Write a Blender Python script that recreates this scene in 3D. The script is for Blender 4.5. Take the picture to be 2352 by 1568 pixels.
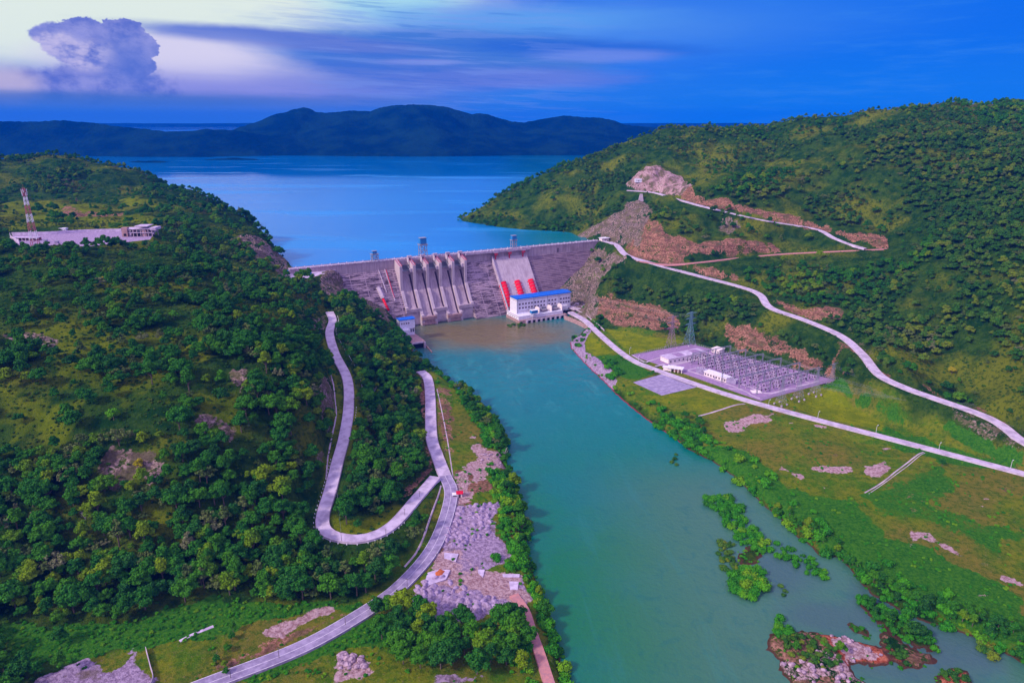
import bpy, bmesh, math, random
import numpy as np
from mathutils import Vector, Matrix
for o in list(bpy.data.objects): bpy.data.objects.remove(o)
S = bpy.context.scene
COL = S.collection
random.seed(7); RNG = np.random.default_rng(7)
R = math.radians

# ------------------------------------------------------------------ camera
CZ, FPX, PT = 274.0, 1568.0, R(17.65)     # drone height above the river, focal length for a 2352 px wide picture, pitch
cd = bpy.data.cameras.new('camera'); cam = bpy.data.objects.new('camera', cd); COL.objects.link(cam)
cd.sensor_width = 36; cd.lens = 24.0; cd.clip_start = 1; cd.clip_end = 200000
cam.location = (0, 0, CZ); cam.rotation_euler = (R(90) - PT, 0, 0)
S.camera = cam
S.render.resolution_x, S.render.resolution_y = 1024, 682

# ------------------------------------------------------------------ world
W = bpy.data.worlds.new('World'); S.world = W; W.use_nodes = True
nt = W.node_tree; nt.nodes.clear()
SUN_EL, SUN_AZ = R(36), R(-122)            # azimuth from +Y towards +X
class NB:
    """small helper to write shader maths"""
    def __init__(s, nt): s.nt = nt
    def n(s, t, **k):
        x = s.nt.nodes.new(t)
        for a, b in k.items(): setattr(x, a, b)
        return x
    def val(s, sock, v):
        if isinstance(v, (int, float)): sock.default_value = v
        elif isinstance(v, (tuple, list)): sock.default_value = tuple(v) + ((1,) if len(sock.default_value) == 4 and len(v) == 3 else ())
        else: s.nt.links.new(v, sock)
    def m(s, op, a, b=0.0, c=0.0, clamp=False):
        x = s.n('ShaderNodeMath', operation=op, use_clamp=clamp)
        s.val(x.inputs[0], a); s.val(x.inputs[1], b); s.val(x.inputs[2], c)
        return x.outputs[0]
    def mix(s, f, a, b, mode='MIX'):
        x = s.n('ShaderNodeMix', data_type='RGBA', blend_type=mode, clamp_factor=True)
        s.val(x.inputs[0], f); s.val(x.inputs[6], a); s.val(x.inputs[7], b)
        return x.outputs[2]
    def sstep(s, v, lo, hi, a=0.0, b=1.0):
        x = s.n('ShaderNodeMapRange', interpolation_type='SMOOTHSTEP')
        s.val(x.inputs[0], v); s.val(x.inputs[1], lo); s.val(x.inputs[2], hi); s.val(x.inputs[3], a); s.val(x.inputs[4], b)
        return x.outputs[0]
    def noise(s, vec, scale, detail=4, rough=.5, dist=0.0):
        x = s.n('ShaderNodeTexNoise'); s.val(x.inputs['Scale'], scale); s.val(x.inputs['Detail'], detail)
        s.val(x.inputs['Roughness'], rough); s.val(x.inputs['Distortion'], dist)
        if vec is not None: s.nt.links.new(vec, x.inputs['Vector'])
        return x.outputs[0]
    def comb(s, x, y, z):
        c = s.n('ShaderNodeCombineXYZ'); s.val(c.inputs[0], x); s.val(c.inputs[1], y); s.val(c.inputs[2], z); return c.outputs[0]
def lin(r, g, b):
    f = lambda c: (c/255/12.92) if c/255 <= .04045 else ((c/255+.055)/1.055)**2.4
    return (f(r), f(g), f(b), 1)
B = NB(nt)
tc = B.n('ShaderNodeTexCoord'); sep = B.n('ShaderNodeSeparateXYZ'); nt.links.new(tc.outputs['Generated'], sep.inputs[0])
dx_, dy_, dz_ = sep.outputs
azd = B.m('MULTIPLY', B.m('ARCTAN2', dx_, dy_), 57.2958)
eld = B.m('MULTIPLY', B.m('ARCSINE', dz_), 57.2958)
def azel(u, v):
    a = (u-1176)/FPX; b = (v-784)/FPX
    r = (a, math.cos(PT)-b*math.sin(PT), -math.sin(PT)-b*math.cos(PT))
    return math.degrees(math.atan2(r[0], r[1])), math.degrees(math.atan2(r[2], math.hypot(r[0], r[1])))
skyv = B.comb(azd, B.m('MULTIPLY', eld, 3.2), 0.0)
n1 = B.noise(skyv, .16, 6, .6, .4)
n2 = B.noise(B.comb(B.m('MULTIPLY', azd, .35), B.m('MULTIPLY', eld, 3.4), 3.0), .5, 5, .6)
n3 = B.noise(B.comb(azd, B.m('MULTIPLY', eld, 1.6), 7.0), .9, 6, .62)
def blob(u, v, ru, rv, soft=.5, wob=.7, nz=None, skew=0.0):
    a0, e0 = azel(u, v); a1, _ = azel(u+ru, v); _, e1 = azel(u, v-rv)
    ra = abs(a1-a0); re = abs(e1-e0)
    A = B.m('DIVIDE', B.m('SUBTRACT', azd, a0), ra)
    E = B.m('DIVIDE', B.m('SUBTRACT', B.m('SUBTRACT', eld, e0), B.m('MULTIPLY', B.m('SUBTRACT', azd, a0), skew)), re)
    d = B.m('SQRT', B.m('ADD', B.m('MULTIPLY', A, A), B.m('MULTIPLY', E, E)))
    d = B.m('ADD', d, B.m('MULTIPLY', B.m('SUBTRACT', nz if nz is not None else n1, .5), wob))
    return B.sstep(d, 1-soft, 1+soft, 1.0, 0.0)
# clear-sky gradient: right-hand side deep blue, left-hand side pale
side = B.sstep(azd, -40, 26)
hi_ = B.mix(side, lin(120, 150, 225), lin(0, 108, 236))
lo_ = B.mix(side, lin(62, 122, 206), lin(0, 124, 236))
c = B.mix(B.sstep(eld, 0, 7), lo_, hi_)
c = B.mix(B.m('MULTIPLY', B.sstep(n2, .45, .75), .35), c, lin(60, 140, 235))
def lay(c, f, col, k=1.0): return B.mix(B.m('MULTIPLY', f, k) if k != 1 else f, c, lin(*col))
c = lay(c, blob(330, -20, 740, 225, .35, .5), (228, 240, 230))            # pale glow behind the cloud
c = lay(c, blob(900, 5, 150, 60, .6, .5), (160, 222, 240), .8)
c = lay(c, blob(1120, 70, 380, 50, .7, .9), (92, 148, 234), .8)
c = lay(c, blob(1500, 60, 420, 60, .9, .8, n2), (70, 140, 236), .6)
c = lay(c, blob(480, 145, 320, 75, .3, .4), (218, 214, 238))             # pinkish gap
c = lay(c, blob(330, 200, 420, 40, .8, .6), (150, 150, 222), .8)
c = lay(c, blob(1010, 128, 400, 62, .25, .5, None, -.012), (70, 124, 214))  # blue bank
c = lay(c, blob(660, 92, 330, 22, .4, .6, None, -.05), (100, 126, 212))
c = lay(c, blob(1320, 112, 260, 20, .6, .8, n2, -.03), (30, 100, 214), .8)
c = lay(c, blob(1140, 180, 270, 24, .5, .9, n2), (104, 128, 220), .9)
c = lay(c, blob(1380, 128, 150, 15, .5, .8, n2, -.02), (112, 142, 232), .8)
c = lay(c, blob(960, 143, 90, 7, .5, .6, n2), (150, 160, 235), .9)
c = lay(c, blob(640, 205, 330, 46, .8, .5), (136, 142, 222), .75)
c = lay(c, blob(1240, 45, 230, 24, .9, .9, n2), (100, 170, 240), .6)
c = lay(c, blob(880, 165, 220, 45, .7, .6), (78, 116, 212), .6)
# thin streaks through the middle of the sky
n5 = B.noise(B.comb(B.m('MULTIPLY', azd, .22), B.m('MULTIPLY', B.m('ADD', eld, B.m('MULTIPLY', azd, .035)), 3.6), 11.0), .62, 7, .62)
band = B.m('MULTIPLY', B.sstep(azd, -24, -10), B.sstep(azd, -6, 14, 1.0, 0.0))
c = lay(c, B.m('MULTIPLY', B.m('MULTIPLY', B.sstep(n5, .50, .60), band), .34), (126, 156, 234))
c = lay(c, B.m('MULTIPLY', B.m('MULTIPLY', B.sstep(n5, .36, .46, 1.0, 0.0), band), .34), (34, 104, 212))
c = lay(c, blob(470, 132, 150, 40, .8, .8, n5), (222, 216, 240), .7)
# the towering cumulus
n4 = B.noise(B.comb(azd, B.m('MULTIPLY', eld, 1.3), 2.0), .55, 8, .62)
parts_ = [(120, 78, 52, 26, .14), (195, 86, 74, 42, .05), (282, 84, 62, 40, .04), (332, 106, 34, 36, .04), (250, 128, 96, 48, .06), (322, 150, 36, 26, .08), (160, 112, 60, 34, .10), (230, 192, 150, 46, .3), (120, 196, 110, 36, .4)]
cc = None
for (a1_, b1_, c1_, d1_, e1_) in parts_:
    q1_ = blob(a1_, b1_, c1_, d1_, e1_, 1.5, n4); cc = q1_ if cc is None else B.m('MAXIMUM', cc, q1_)
cucol = B.mix(B.sstep(n4, .32, .66), lin(92, 112, 202), lin(150, 154, 220))
lob = B.m('MAXIMUM', blob(140, 104, 64, 30, .35, 2.0, n4), blob(200, 128, 62, 34, .5, 2.0, n4))
cucol = B.mix(B.m('MULTIPLY', B.m('MULTIPLY', lob, B.sstep(n3, .30, .62)), .9), cucol, lin(202, 194, 232))
cucol = B.mix(B.m('MULTIPLY', blob(300, 150, 60, 60, .8, .8, n4), .6), cucol, lin(84, 116, 208))
c = B.mix(cc, c, cucol)
c = lay(c, blob(20, 195, 70, 38, .6, .6), (204, 190, 214), .8)
c = lay(c, blob(250, 228, 620, 17, .7, .7, n2), (62, 112, 190), .8)
c = lay(c, blob(330, 262, 720, 24, .8, .5), (52, 118, 208), .85)
# above the picture: unseen lilac sky, made bright to light the valley
up = B.mix(B.sstep(azd, -60, 60), lin(238, 224, 244), lin(164, 152, 226))
up = B.mix(B.sstep(n2, .4, .65), up, lin(205, 190, 236))
upv = B.n('ShaderNodeVectorMath', operation='SCALE'); nt.links.new(up, upv.inputs[0]); upv.inputs[3].default_value = 1.6
c = B.mix(B.sstep(eld, 15, 38), c, upv.outputs[0])
c = B.mix(B.sstep(B.m('ABSOLUTE', azd), 52, 95), c, upv.outputs[0])  # unseen sky behind the camera turned lilac to redden the light on the dam
c = B.mix(B.sstep(eld, -1.5, -.2, 1.0, 0.0), c, lin(20, 50, 90))
sky = B.n('ShaderNodeTexSky', sky_type='NISHITA', sun_disc=False)
sky.sun_elevation = SUN_EL; sky.sun_rotation = SUN_AZ; sky.altitude = 300
bg = B.n('ShaderNodeBackground'); bg.inputs[1].default_value = 1.0
nis = B.mix(1.0, (0, 0, 0, 1), sky.outputs[0]); nb_ = B.n('ShaderNodeVectorMath', operation='SCALE'); nt.links.new(sky.outputs[0], nb_.inputs[0]); nb_.inputs[3].default_value = .0015
addn = B.n('ShaderNodeVectorMath', operation='ADD'); nt.links.new(c, addn.inputs[0]); nt.links.new(nb_.outputs[0], addn.inputs[1])
nt.links.new(addn.outputs[0], bg.inputs[0])
wo = B.n('ShaderNodeOutputWorld'); nt.links.new(bg.outputs[0], wo.inputs[0])
# sun: set behind the camera on the left to light the dam face
sd = bpy.data.lights.new('sun', 'SUN'); sd.energy = 4.0; sd.angle = R(7); sd.color = (1.0, .86, .74)
so = bpy.data.objects.new('sun', sd); COL.objects.link(so)
sv = Vector((math.sin(SUN_AZ)*math.cos(SUN_EL), math.cos(SUN_AZ)*math.cos(SUN_EL), math.sin(SUN_EL)))
so.rotation_euler = sv.to_track_quat('Z', 'Y').to_euler()
S.view_settings.view_transform = 'Standard'; S.view_settings.look = 'None'; S.view_settings.exposure = 0.0; S.view_settings.gamma = 1

# ------------------------------------------------------------------ geometry helpers
def P(u, v, z):
    a = (u-1176)/FPX; b = (v-784)/FPX
    r = (a, math.cos(PT)-b*math.sin(PT), -math.sin(PT)-b*math.cos(PT))
    t = (z-CZ)/r[2]
    return (r[0]*t, r[1]*t, z)
def proj(x, y, z):
    z = z-CZ
    f = y*math.cos(PT)-z*math.sin(PT); d = -y*math.sin(PT)-z*math.cos(PT)
    return 1176+FPX*x/f, 784+FPX*d/f
def za(x, y): return (1286+.3516*x, 349+.3516*y)        # survey sheets: local drawing coordinates -> picture coordinates
def zb(x, y): return (1286+.3164*x, 624.8+.3164*y)
def zc(x, y): return (1470+.375*x, 1010.6+.375*y)
def zd(x, y): return (367.5+.4102*x, 1102.5+.4102*y)
def ze(x, y): return (643+.375*x, 698+.375*y)
def zf(x, y): return (.3516*x, 1102.5+.3516*y)
def zg(x, y): return (955.5+.2226*x, 1029+.2226*y)
def zh(x, y): return (.2970*x, 349+.2970*y)
def hsh(ix, iy, s):
    h = (ix.astype(np.int64)*374761393 + iy.astype(np.int64)*668265263 + s*1442695041) & 0xFFFFFFFF
    h = ((h ^ (h >> 13))*1274126177) & 0xFFFFFFFF
    return ((h ^ (h >> 16)) & 0xFFFF)/65535.0
def vnoise(x, y, s=0):
    ix = np.floor(x); iy = np.floor(y); fx = x-ix; fy = y-iy
    fx = fx*fx*(3-2*fx); fy = fy*fy*(3-2*fy)
    a = hsh(ix, iy, s); b = hsh(ix+1, iy, s); c_ = hsh(ix, iy+1, s); d = hsh(ix+1, iy+1, s)
    return (a*(1-fx)+b*fx)*(1-fy)+(c_*(1-fx)+d*fx)*fy
def fbm(x, y, s=0, o=4):
    r = 0; a = .5
    for i in range(o): r = r+a*vnoise(x*2**i, y*2**i, s+i*17); a *= .5
    return r
def sdf(px, py, poly):
    """signed distance to polygon, negative inside"""
    poly = np.array(poly, float); n = len(poly)
    d = np.full(px.shape, 1e18); ins = np.zeros(px.shape, bool)
    for i in range(n):
        ax, ay = poly[i]; bx, by = poly[(i+1) % n]
        ex, ey = bx-ax, by-ay; wx, wy = px-ax, py-ay
        t = np.clip((wx*ex+wy*ey)/(ex*ex+ey*ey+1e-9), 0, 1)
        d = np.minimum(d, (wx-ex*t)**2+(wy-ey*t)**2)
        if ey != 0:
            cnd = (ay > py) != (by > py)
            ins ^= cnd & (px < ex*(py-ay)/ey+ax)
    d = np.sqrt(d); return np.where(ins, -d, d)
def catmull(pts, step=4.0):
    pts = [np.array(p, float) for p in pts]; pts = [2*pts[0]-pts[1]]+pts+[2*pts[-1]-pts[-2]]
    out = []
    for i in range(1, len(pts)-2):
        p0, p1, p2, p3 = pts[i-1:i+3]; n = max(2, int(np.linalg.norm(p2-p1)/step))
        for k in range(n):
            t = k/n
            out.append(.5*((2*p1)+(-p0+p2)*t+(2*p0-5*p1+4*p2-p3)*t*t+(-p0+3*p1-3*p2+p3)*t**3))
    out.append(pts[-2]); return np.array(out)

# dam frame: s along the crest, n downstream, z up
LD = P(690, 614.5, 88); RD = P(1368, 552, 88)
_l = math.hypot(RD[0]-LD[0], RD[1]-LD[1]); DX = ((RD[0]-LD[0])/_l, (RD[1]-LD[1])/_l); DN = (DX[1], -DX[0])
DANG = math.atan2(DX[1], DX[0])
def Wd(s, n, z=0): return (LD[0]+DX[0]*s+DN[0]*n, LD[1]+DX[1]*s+DN[1]*n, z)
def toD(x, y): return ((x-LD[0])*DX[0]+(y-LD[1])*DX[1], (x-LD[0])*DN[0]+(y-LD[1])*DN[1])

# ------------------------------------------------------------------ terrain
CP = """1340 780 5;1360 850 6;1420 900 6;1520 960 6;1600 1000 7;1700 1070 7;1850 1180 7;2000 1300 6;2200 1430 5;2352 1500 4;2600 1600 4
1370 745 9;1420 800 9;1500 840 9;1700 910 9;1850 955 9;2100 1020 9;2352 1085 9;2352 1200 8;2352 1350 6;2100 1200 8;1900 1100 8;1700 980 8;2650 1150 9
1454 815 9;1587 791 9;1916 873 9;1748 919 9;1700 860 9;1800 880 9;1650 785 12;1700 775 24;1800 805 24;1900 828 22;1640 760 20;1950 860 16
2000 930 9;2100 960 10;2150 950 15;2352 1055 11;1415 560 88;1440 585 84;1500 605 80;1600 632 72;1700 658 64;1745 675 60;1770 705 55;1850 735 50;1930 770 45;1980 810 41;2020 860 37;2080 890 34;2150 915 31;2250 950 28;2300 975 26;2352 1012 24;2600 1100 20
1330 706 10;1400 740 12;1320 690 18;1420 690 34;1450 650 54;1500 645 62;1500 730 24;1550 760 14;1600 755 20;1600 700 42;1700 735 38;1760 760 34;1850 800 30;1950 850 27;1640 680 56;1400 640 60;1350 650 42
1420 770 9;1540 790 9;1420 752 10;1550 772 11
1600 600 86;1800 580 96;1985 573 110;1915 545 118;1870 525 124;1750 505 135;1640 480 148;1600 470 150;1540 452 154;1440 437 158;1600 540 115;1700 550 113;1530 560 104;1450 530 112;1460 590 90
1400 500 118;1200 525 85;1310 533 84;1300 450 141;1200 480 113;1400 400 179;1490 388 194;1540 404 182;1560 432 170;1640 464 156;1700 400 190;1600 340 229;1800 400 194;1900 400 196;1900 480 150;1850 330 239;2000 500 142;2000 400 200;2000 300 263;2200 300 264;2200 400 206;2200 550 137;2352 300 264;2352 400 209;2352 550 148;2352 700 102;2352 850 62;2352 950 41;2200 850 41;2200 700 84;2000 700 66;2000 600 100;1850 650 77;1750 622 82;2100 800 46;2100 620 104;2700 400 207;2700 700 104;2700 950 47
82 568 140;0 560 140;200 548 138;330 545 136;100 480 145;300 480 145;0 480 145;100 450 150;300 440 152;400 470 147;450 520 135;500 560 123;550 600 109;600 640 96;660 680 83
760 668 70;740 655 78;800 690 56;860 712 44;900 760 28;950 832 8
755 718 62;765 790 55;800 870 46;805 930 40;790 1000 34;765 1100 28;740 1190 22;770 1230 20;840 1240 19;900 1210 17;960 1140 14;1010 1090 11
978 855 12;995 900 12;990 1000 11;1030 1090 10;1038 1130 10;1020 1200 9;990 1270 9;930 1340 8;850 1400 8;700 1490 7;480 1568 7;300 1640 7
870 1000 23;880 850 38;900 950 21;850 1100 21;860 780 50;930 850 19;830 720 56
740 950 58;700 750 82;650 800 90;600 700 100;500 700 112;400 650 125;300 600 136;200 600 138;0 600 140;100 700 122;300 700 120;200 800 105;400 800 102;550 850 92;600 900 80;300 900 88;100 900 88;200 1000 70;400 1000 70;560 1000 62;680 1000 52;300 1100 52;500 1100 48;100 1100 52;680 1150 32;300 1200 36;100 1200 38;550 1200 30;0 1300 24;200 1300 20;400 1300 18;600 1300 14;800 1290 12;200 1400 12;0 1450 10;400 1400 10;600 1400 8;300 1500 7;100 1568 7;0 1568 7;700 1568 7;1000 1568 6;1200 1560 5;900 1450 7;1100 1400 7;1100 1200 8;1100 1050 8;1070 900 7
-300 480 145;-300 600 140;-300 700 122;-300 900 90;-300 1100 54;-300 1300 26;-300 1500 8;200 1800 6;1000 1800 5;1250 1700 4;1700 1400 0;2000 1700 0"""
pts = []
for t in CP.replace('\n', ';').split(';'):
    u, v, z = map(float, t.split()); pts.append(P(u, v, z))
RIDGE_R = [(1070, 497, 1450), (1100, 480, 1455), (1200, 426, 1460), (1300, 377, 1470), (1400, 343, 1510), (1460, 319, 1560), (1500, 306, 1600), (1600, 299, 1610), (1700, 296, 1570), (1800, 285, 1520), (1900, 269, 1470), (2000, 256, 1420), (2150, 247, 1370), (2352, 243, 1320), (2700, 240, 1280)]
RIDGE_L = [(-300, 372, 1500), (0, 373, 1500), (100, 373, 1500), (200, 372, 1500), (330, 394, 1440), (450, 438, 1330), (560, 498, 1150), (600, 537, 1010), (612, 575, 950), (652, 604, 925)]
def at_D(u, v, D):
    a = (u-1176)/FPX; b = (v-784)/FPX
    r = (a, math.cos(PT)-b*math.sin(PT), -math.sin(PT)-b*math.cos(PT)); t = D/r[1]
    return (r[0]*t, D, CZ+r[2]*t)
for u, v, D in RIDGE_R:
    p = at_D(u, v, D); pts += [p, (p[0]*1.13+10, p[1]+200, p[2]-(35 if u > 1400 else 60))]
for u, v, D in RIDGE_L:
    p = at_D(u, v, D); pts += [p, (p[0]*1.1+25, p[1]+100, max(60, p[2]-50))]
pts = np.array(pts); XY = pts[:, :2]/1000; Z = pts[:, 2]
def phi(r2): return .5*r2*np.log(r2+1e-12)
N = len(pts); r2 = ((XY[:, None]-XY[None])**2).sum(-1)
A = np.zeros((N+3, N+3)); A[:N, :N] = phi(r2)+np.eye(N)*3e-6; A[:N, N] = 1; A[:N, N+1:] = XY; A[N, :N] = 1; A[N+1:, :N] = XY.T
wts = np.linalg.solve(A, np.concatenate([Z, [0, 0, 0]]))
X0, X1, Y0, Y1, ST = -1400, 1500, 170, 2000, 2.5
cs = 10.0
gx = np.arange(X0, X1+cs, cs); gy = np.arange(Y0, Y1+cs, cs)
CX, CY = np.meshgrid(gx, gy); q = np.stack([CX.ravel(), CY.ravel()], 1)/1000
cz = np.zeros(len(q))
for i in range(0, len(q), 4000):
    d = ((q[i:i+4000, None]-XY[None])**2).sum(-1)
    cz[i:i+4000] = phi(d)@wts[:N]+wts[N]+q[i:i+4000]@wts[N+1:]
cz = cz.reshape(CX.shape)
fxs = np.arange(X0, X1+.1, ST); fys = np.arange(Y0, Y1+.1, ST)
FX, FY = np.meshgrid(fxs, fys)
def bil(x, y, g, x0, y0, st):
    fx = np.clip((x-x0)/st, 0, g.shape[1]-1.001); fy = np.clip((y-y0)/st, 0, g.shape[0]-1.001)
    ix = fx.astype(int); iy = fy.astype(int); fx = fx-ix; fy = fy-iy
    return (g[iy, ix]*(1-fx)+g[iy, ix+1]*fx)*(1-fy)+(g[iy+1, ix]*(1-fx)+g[iy+1, ix+1]*fx)*fy
H = np.clip(bil(FX, FY, cz, X0, Y0, cs), 2.5, 330)
# gentle relief on the hills
hill = np.clip((H-14)/30, 0, 1)
H = H+hill*((fbm(FX/70, FY/70, 1)-.47)*12+np.where(FX > 60, 1, .6)*((abs(fbm(FX/95+FY/260, FY/120-FX/300, 8, 4)-.47)*4-.45)*13)*np.clip((H-30)/60, 0, 1)+(fbm(FX/16, FY/16, 5)-.47)*4)
H = H+(1-hill)*(fbm(FX/24, FY/24, 9)-.47)*1.2
def sub(poly, m=40):
    p = np.array(poly); x0, y0 = p.min(0)[:2]-m; x1, y1 = p.max(0)[:2]+m
    i0, i1 = np.searchsorted(fxs, [x0, x1]); j0, j1 = np.searchsorted(fys, [y0, y1])
    return slice(j0, j1), slice(i0, i1)
def smooth(t): t = np.clip(t, 0, 1); return t*t*(3-2*t)
def G(u, v):
    """where the line of sight through (u, v) meets the land"""
    a = (u-1176)/FPX; b = (v-784)/FPX
    r = np.array((a, math.cos(PT)-b*math.sin(PT), -math.sin(PT)-b*math.cos(PT)))
    t = np.arange(250, 2600, 1.5); x = r[0]*t; y = r[1]*t; z = CZ+r[2]*t
    h = bil(x, y, H, X0, Y0, ST); k = np.argmax(z < h)
    if z[k] >= h[k]: k = len(t)-1
    return (x[k], y[k], float(h[k]))
def HZ(x, y): return float(bil(np.array([x]), np.array([y]), H, X0, Y0, ST)[0])
# pads
def flatten(poly, z, blend=10):
    sl = sub(poly); d = sdf(FX[sl], FY[sl], poly); k = smooth(d/blend)
    H[sl] = H[sl]*k+z*(1-k)
PAD = [P(1450, 815, 9)[:2], P(1587, 790, 9)[:2], P(1920, 873, 9)[:2], P(1748, 920, 9)[:2]]
PAD2 = [P(1454, 878, 8)[:2], P(1524, 858, 8)[:2], P(1604, 888, 8)[:2], P(1520, 908, 8)[:2]]
flatten(PAD, 9, 14); flatten(PAD2, 8, 10)
PLAT = [Wd(-22, -6)[:2], Wd(-22, 48)[:2], Wd(2, 44)[:2], Wd(24, 29)[:2], Wd(46, 9)[:2], Wd(46, -6)[:2]]
flatten(PLAT, 82, 16)
LOT = [P(20, 562, 139)[:2], P(150, 572, 139)[:2], P(345, 552, 138)[:2], P(360, 530, 138)[:2], P(150, 535, 139)[:2], P(30, 540, 139)[:2]]
flatten(LOT, 139, 12)
YARD = [Wd(372, 60)[:2], Wd(372, 112)[:2], Wd(392, 112)[:2], Wd(412, 84)[:2], Wd(396, 60)[:2]]
flatten(YARD, 8, 10)
# roads: centre line (u, v, z), half width
ROADS = {
 'upper road': ([(1382,551,88.5),(1415,562,87),(1440,586,84),(1500,605,80),(1600,632,72),(1700,658,64),(1745,676,60),(1770,706,55),(1850,735,50),(1930,770,45),(1980,812,41),(2020,860,37),(2080,890,34),(2150,915,31),(2250,950,28),(2300,975,26),(2352,1014,24),(2480,1080,22)], 4.6),
 'quarry road': ([(1440,437,158),(1500,442,156),(1540,453,154),(1600,470,150),(1640,480,148),(1750,505,135),(1870,525,124),(1915,546,118),(1950,560,113),(1988,571,110)], 3.4),
 'dirt track': ([(2060,571,111),(1985,574,108),(1900,578,102),(1800,583,95),(1700,592,90),(1600,603,86),(1530,607,80.5),(1470,600,81.5)], 2.4),
 'valley road': ([(1310,716,9),(1345,736,9),(1372,762,9),(1420,804,9),(1460,830,9),(1500,846,9),(1600,882,9),(1700,914,9),(1850,956,9),(2100,1021,9),(2352,1087,9),(2550,1140,9)], 4.0),
 'hairpin road': ([(757,716,63),(764,735,61),(757,765,58),(770,812,52),(797,868,46),(801,930,40),(791,1000,34),(775,1060,30),(760,1120,26),(741,1185,22),(748,1218,21),(785,1234,20),(840,1234,19),(900,1206,17),(960,1140,14),(1000,1094,12)], 4.4),
 'riverside road': ([(966,852,12),(982,868,12),(988,910,12),(991,1000,11),(1004,1045,10.5),(1022,1092,10)], 5.0),
 'tarmac road': ([(1022,1092,10),(1036,1130,10),(1022,1195,9),(990,1265,9),(930,1335,8),(860,1390,8),(700,1482,7),(480,1568,7),(330,1625,7)], 4.9),
 'sandy track': ([(1180,1365,7),(1205,1400,6),(1222,1450,6),(1240,1500,6),(1262,1568,6),(1290,1650,6)], 2.8),
}
RW = {}
for nm, (pl, hw) in ROADS.items():
    RW[nm] = catmull([P(*p) for p in pl], 4.0)
hwmod = {nm: hw for nm, (pl, hw) in ROADS.items()}
KMIN = np.ones(FX.shape); WS = np.zeros(FX.shape); WZ = np.zeros(FX.shape)
for nm, cl in RW.items():
    hw = hwmod[nm]; best = np.full(FX.shape, 1e9); rz = np.zeros(FX.shape)
    for i in range(len(cl)-1):
        a, b = cl[i], cl[i+1]; mrg = 26
        i0, i1 = np.searchsorted(fxs, [min(a[0], b[0])-mrg, max(a[0], b[0])+mrg]); j0, j1 = np.searchsorted(fys, [min(a[1], b[1])-mrg, max(a[1], b[1])+mrg])
        sl = (slice(j0, j1), slice(i0, i1)); x = FX[sl]; y = FY[sl]
        ex, ey = b[0]-a[0], b[1]-a[1]; t = np.clip(((x-a[0])*ex+(y-a[1])*ey)/(ex*ex+ey*ey+1e-9), 0, 1)
        d = np.hypot(x-a[0]-ex*t, y-a[1]-ey*t); z = a[2]+(b[2]-a[2])*t
        m = d < best[sl]; best[sl] = np.where(m, d, best[sl]); rz[sl] = np.where(m, z, rz[sl])
    k = smooth((best-hw-4.0)/13.0); k = np.where(best > 1e8, 1, k); KMIN = np.minimum(KMIN, k)
    w_ = np.where(best > 1e8, 0, 1/np.maximum(best-hw-2.5, .25)**2); WS += w_; WZ += w_*(rz-.95)
H = np.where(WS > 0, H*KMIN+WZ/np.maximum(WS, 1e-9)*(1-KMIN), H)
# ---- water outlines
RIV_R = [(1302,729),(1333,743),(1348,754),(1327,773),(1310,786),(1313,802),(1349,840),(1387,875),(1416,906),(1450,935),(1482,960),(1517,985),(1549,1004),(1571,1025),(1618,1049),(1650,1068),(1691,1096),(1710,1118),(1732,1138),(1751,1160),(1792,1190),(1822,1224),(1860,1250),(1882,1277),(1931,1280),(1969,1322),(2002,1363),(2044,1385),(2089,1412),(2145,1434),(2182,1442),(2239,1460),(2284,1490),(2360,1525),(2560,1600),(2700,1800)]
RIV_L = [(1380,1900),(1335,1700),(1297,1568),(1283,1500),(1262,1430),(1243,1380),(1222,1310),(1205,1250),(1212,1220),(1197,1180),(1182,1110),(1163,1060),(1163,1020),(1148,985),(1128,955),(1090,922),(1050,893),(1012,864),(978,846),(958,826),(944,800)]
river = [P(u, v, 0)[:2] for u, v in RIV_R]+[P(u, v, 0)[:2] for u, v in RIV_L]+[Wd(100, 150)[:2], Wd(112, 60)[:2], Wd(112, 30)[:2], Wd(372, 30)[:2], Wd(372, 110)[:2]]
sl = sub(river, 60); d = sdf(FX[sl], FY[sl], river)
d = d+(fbm(FX[sl]/7, FY[sl]/7, 31)-.47)*np.where(FY[sl] < 560, 5, 2.2)
h = H[sl]; out = np.minimum(h, np.maximum(.15+np.clip(d, 0, None)*.75, 0)); out = np.where(d > 14, h, np.where(h > out, out*(1-smooth(d/14))+h*smooth(d/14), h))
H[sl] = np.where(d < 0, np.maximum(-6, d*.5)-.05, out)
ISL = {'B': [zc(*p) for p in [(755,1275),(812,1180),(900,1162),(1080,1180),(1290,1210),(1540,1300),(1545,1350),(1450,1382),(1290,1375),(1330,1440),(1400,1500),(1420,1700),(1000,1700),(935,1485),(845,1400),(860,1350)]],
       'C': [zc(*p) for p in [(1330,945),(1400,975),(1560,1060),(1750,1160),(1845,1270),(1790,1290),(1640,1240),(1500,1150),(1385,1060)]],
       'D': [zc(*p) for p in [(1440,1180),(1520,1190),(1700,1290),(1810,1310),(1800,1360),(1690,1400),(1560,1330),(1480,1260)]],
       'E': [zc(*p) for p in [(1810,1430),(1900,1400),(2010,1420),(2040,1480),(1990,1560),(1830,1540)]],
       'G': [zc(*p) for p in [(1225,1092),(1300,1120),(1395,1165),(1385,1200),(1300,1165)]],
       'H': [zc(*p) for p in [(1440,1195),(1560,1300),(1690,1405),(1610,1405),(1500,1300)]],
       'F': [zc(*p) for p in [(600,690),(690,640),(740,700),(720,760),(640,790),(600,750)]]}
ISLW = {k: [P(u, v, 0)[:2] for u, v in p] for k, p in ISL.items()}
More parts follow.
